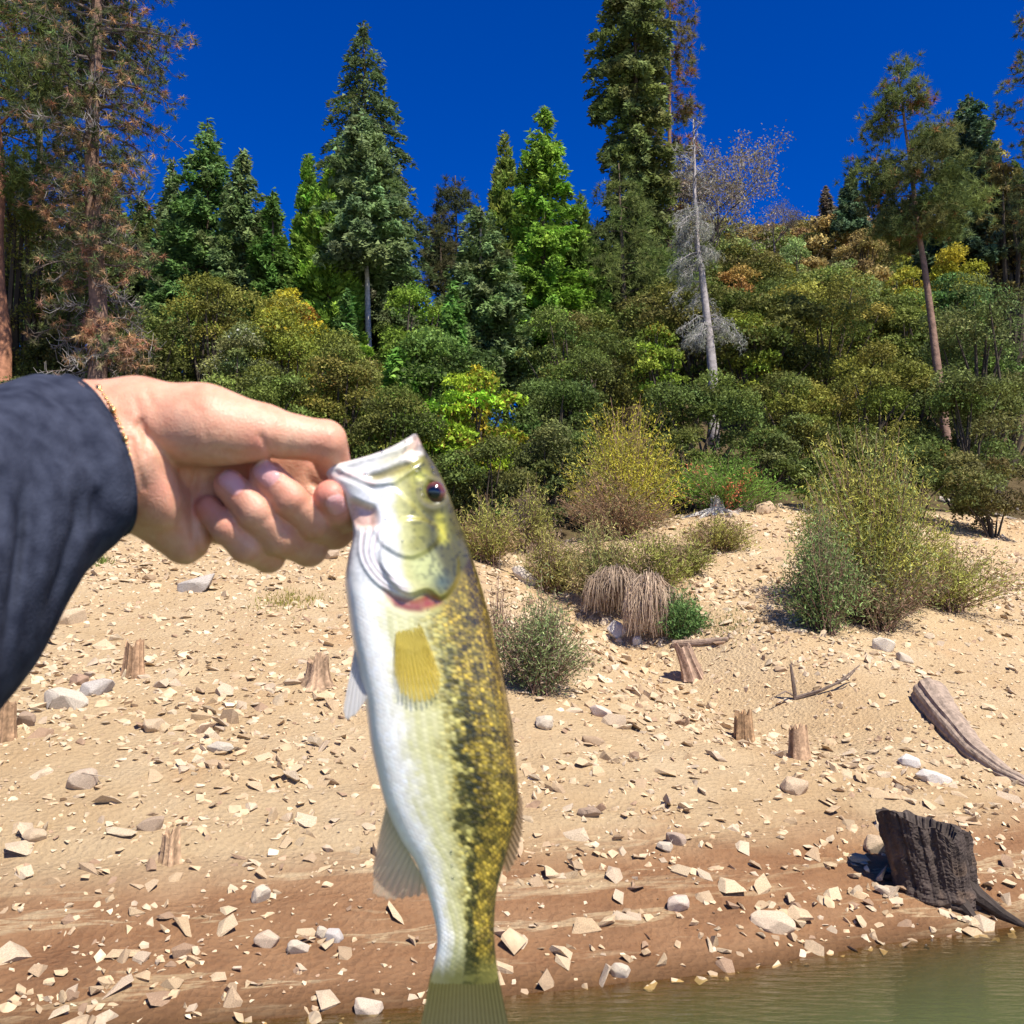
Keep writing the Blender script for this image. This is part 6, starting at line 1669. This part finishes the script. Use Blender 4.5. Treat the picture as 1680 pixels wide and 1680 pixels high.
        uv = Bs[None] * (1 - r_[..., None]) + Tp[None] * r_[..., None]
        nn_ = nfun(uv[..., 0], uv[..., 1], r_ * np.ones((1, ma)), f_[None] * np.ones((mr_, 1))) + wave * 0.4 * ray_[None] + wave * r_ * np.sin(f_ * 5.0)[None]
        Xf = np.stack([(uv[..., 0] - 840) * K, (840 - uv[..., 1]) * K, nn_], -1)
        cf = np.asarray(col0) * (1 - r_[..., None]) + np.asarray(col1) * r_[..., None]
        seg_ = 1 - 0.25 * (0.5 + 0.5 * np.cos(r_ * 60))                     # jointed rays
        cf = cf * (1 - (raydark * ray_[None] * seg_)[..., None] * np.array([0.5, 0.55, 0.7]))
        edge_ = np.minimum(f_, 1 - f_)[None] * rays
        cl = np.clip(clear * (0.15 + 0.85 * r_ ** 1.5) * (1 - 0.55 * ray_[None]) + 0.25 * clear * (1 - sstep(0.0, 1.2, edge_)), 0, 0.92)
        F_, B_ = Xf.copy(), Xf.copy(); F_[..., 2] += thick / 2; B_[..., 2] -= thick / 2
        nvt = mr_ * ma; i_ = np.arange(mr_ - 1)[:, None] * ma; j_ = np.arange(ma - 1)[None]
        q1 = np.stack([i_ + j_, i_ + ma + j_, i_ + ma + j_ + 1, i_ + j_ + 1], -1).reshape(-1, 4)
        rim = np.concatenate([np.arange(ma), np.arange(1, mr_) * ma + ma - 1, (mr_ - 1) * ma + np.arange(ma - 2, -1, -1), np.arange(mr_ - 2, 0, -1) * ma])
        r2 = np.roll(rim, -1); q3 = np.stack([rim, r2, r2 + nvt, rim + nvt], -1)
        VV = np.concatenate([F_.reshape(-1, 3), B_.reshape(-1, 3)]); CC_ = np.tile(np.clip(cf, 0.004, 0.85).reshape(-1, 3), (2, 1)); cl2 = np.tile(cl.reshape(-1), 2)
        o_ = mesh_np(name, h2w(VV), [q1, q1[:, ::-1] + nvt, q3], fm, root, CC_, True, {'clear': cl2}); sub(o_, loc)
    flat_ = lambda nv: (lambda a_, b_, r_, f_: np.full(a_.shape, FN0 + nv))
    sel_ = (side > 0)[None] & (v > 990) & (v < 1170) & (u > 620) & (u < 760)
    su, sv, sn = u[sel_][::2], v[sel_][::2], n_plain[sel_][::2]
    def on_flank(a_, b_):
        o_ = np.empty(a_.size); A2, B2 = a_.ravel(), b_.ravel()
        for i0_ in range(0, a_.size, 256):
            o_[i0_:i0_ + 256] = sn[np.argmin((su[None] - A2[i0_:i0_ + 256, None]) ** 2 + (sv[None] - B2[i0_:i0_ + 256, None]) ** 2, axis=1)]
        return o_.reshape(a_.shape)
    fin('pectoral_fin', [(650, 1030), (668, 1024), (688, 1018)], [(646, 1104), (658, 1136), (680, 1150), (702, 1150), (720, 1136), (724, 1104)], 16, (0.55, 0.46, 0.10), (0.86, 0.66, 0.10),
        lambda a_, b_, r_, f_: on_flank(a_, b_) - 0.6 + 2.0 * np.minimum(r_ * 3, 1) + 0.8 * np.sin(f_ * 3.1) * r_, clear=0.95, raydark=0.30, fray=5.0, thick=0.2, wave=0.4)
    fin('pelvic_fin', [(586, 1040), (600, 1105)], [(563, 1165), (568, 1182), (584, 1172), (602, 1146)], 6, (0.72, 0.70, 0.68), (0.76, 0.74, 0.72),
        lambda a_, b_, r_, f_: FN0 + 20 + 7 * r_ + 2 * f_, clear=0.35, raydark=0.25, fray=2)
    fin('pelvic_fin', [(584, 1060), (592, 1100)], [(574, 1168), (584, 1172), (594, 1150), (600, 1130)], 6, (0.72, 0.70, 0.68), (0.76, 0.74, 0.72),
        lambda a_, b_, r_, f_: FN0 + 2 - 4 * r_, clear=0.35, raydark=0.25, fray=2)
    fin('anal_fin', [(634, 1318), (650, 1358), (676, 1408), (694, 1440)], [(622, 1370), (612, 1424), (612, 1468), (640, 1476), (672, 1472), (700, 1466)], 14, (0.74, 0.70, 0.50), (0.80, 0.62, 0.45), flat_(9), clear=0.62, raydark=0.35)
    fin('dorsal_fin', [(848, 1290), (845, 1340), (836, 1378), (826, 1416)], [(858, 1318), (857, 1362), (848, 1408), (832, 1436)], 12, (0.30, 0.20, 0.09), (0.50, 0.34, 0.20), flat_(-10), clear=0.3, raydark=0.4)
    fin('spiny_dorsal_fin', [(800, 990), (818, 1080), (836, 1170), (847, 1270)], [(803, 1010), (824, 1100), (841, 1190), (850, 1278)], 9, (0.12, 0.085, 0.03), (0.2, 0.14, 0.06), flat_(-12), clear=0.1, raydark=0.5, fray=2)
    fin('tail_fin', [(707, 1596), (735, 1590), (762, 1586), (790, 1590), (817, 1596)], [(672, 1775), (700, 1782), (730, 1772), (762, 1762), (800, 1772), (832, 1782), (852, 1772)], 20, (0.17, 0.155, 0.045), (0.17, 0.16, 0.11), lambda a_, b_, r_, f_: FN0 - 0.34 * (a_ - 762) * K + 0.2, clear=0.30, raydark=0.55, wave=0.9, thick=1.0)
    # drops of water added on the wet skin for their sun glints
    dm, dn, dl, dp_ = nodes('glint_drop'); dp_.inputs['Transmission Weight'].default_value = 1.0; dp_.inputs['IOR'].default_value = 1.33; dp_.inputs['Roughness'].default_value = 0.07
    g = Geo()
    for (du, dv_) in ((676, 766), (688, 767), (683, 775), (708, 768), (711, 777), (685, 787), (692, 797), (690, 803), (694, 813), (600, 778), (627, 742), (632, 852), (660, 888), (740, 1397), (741, 1420), (743, 1440), (766, 1424), (764, 1398), (714, 990), (702, 1000)):
        r0_ = rng.uniform(2.0, 3.6); Vd, Qd = dome(du, dv_, r0_, r0_, near_n(du, dv_) + 0.05, r0_ * K * 0.7, 0, 6, 12)
        g.add(h2w(Vd), Qd)
    dr_ = g.build('glint_drops', dm, root, None, True); sub(dr_, loc); dr_['kind'] = 'stuff'
build_fish()
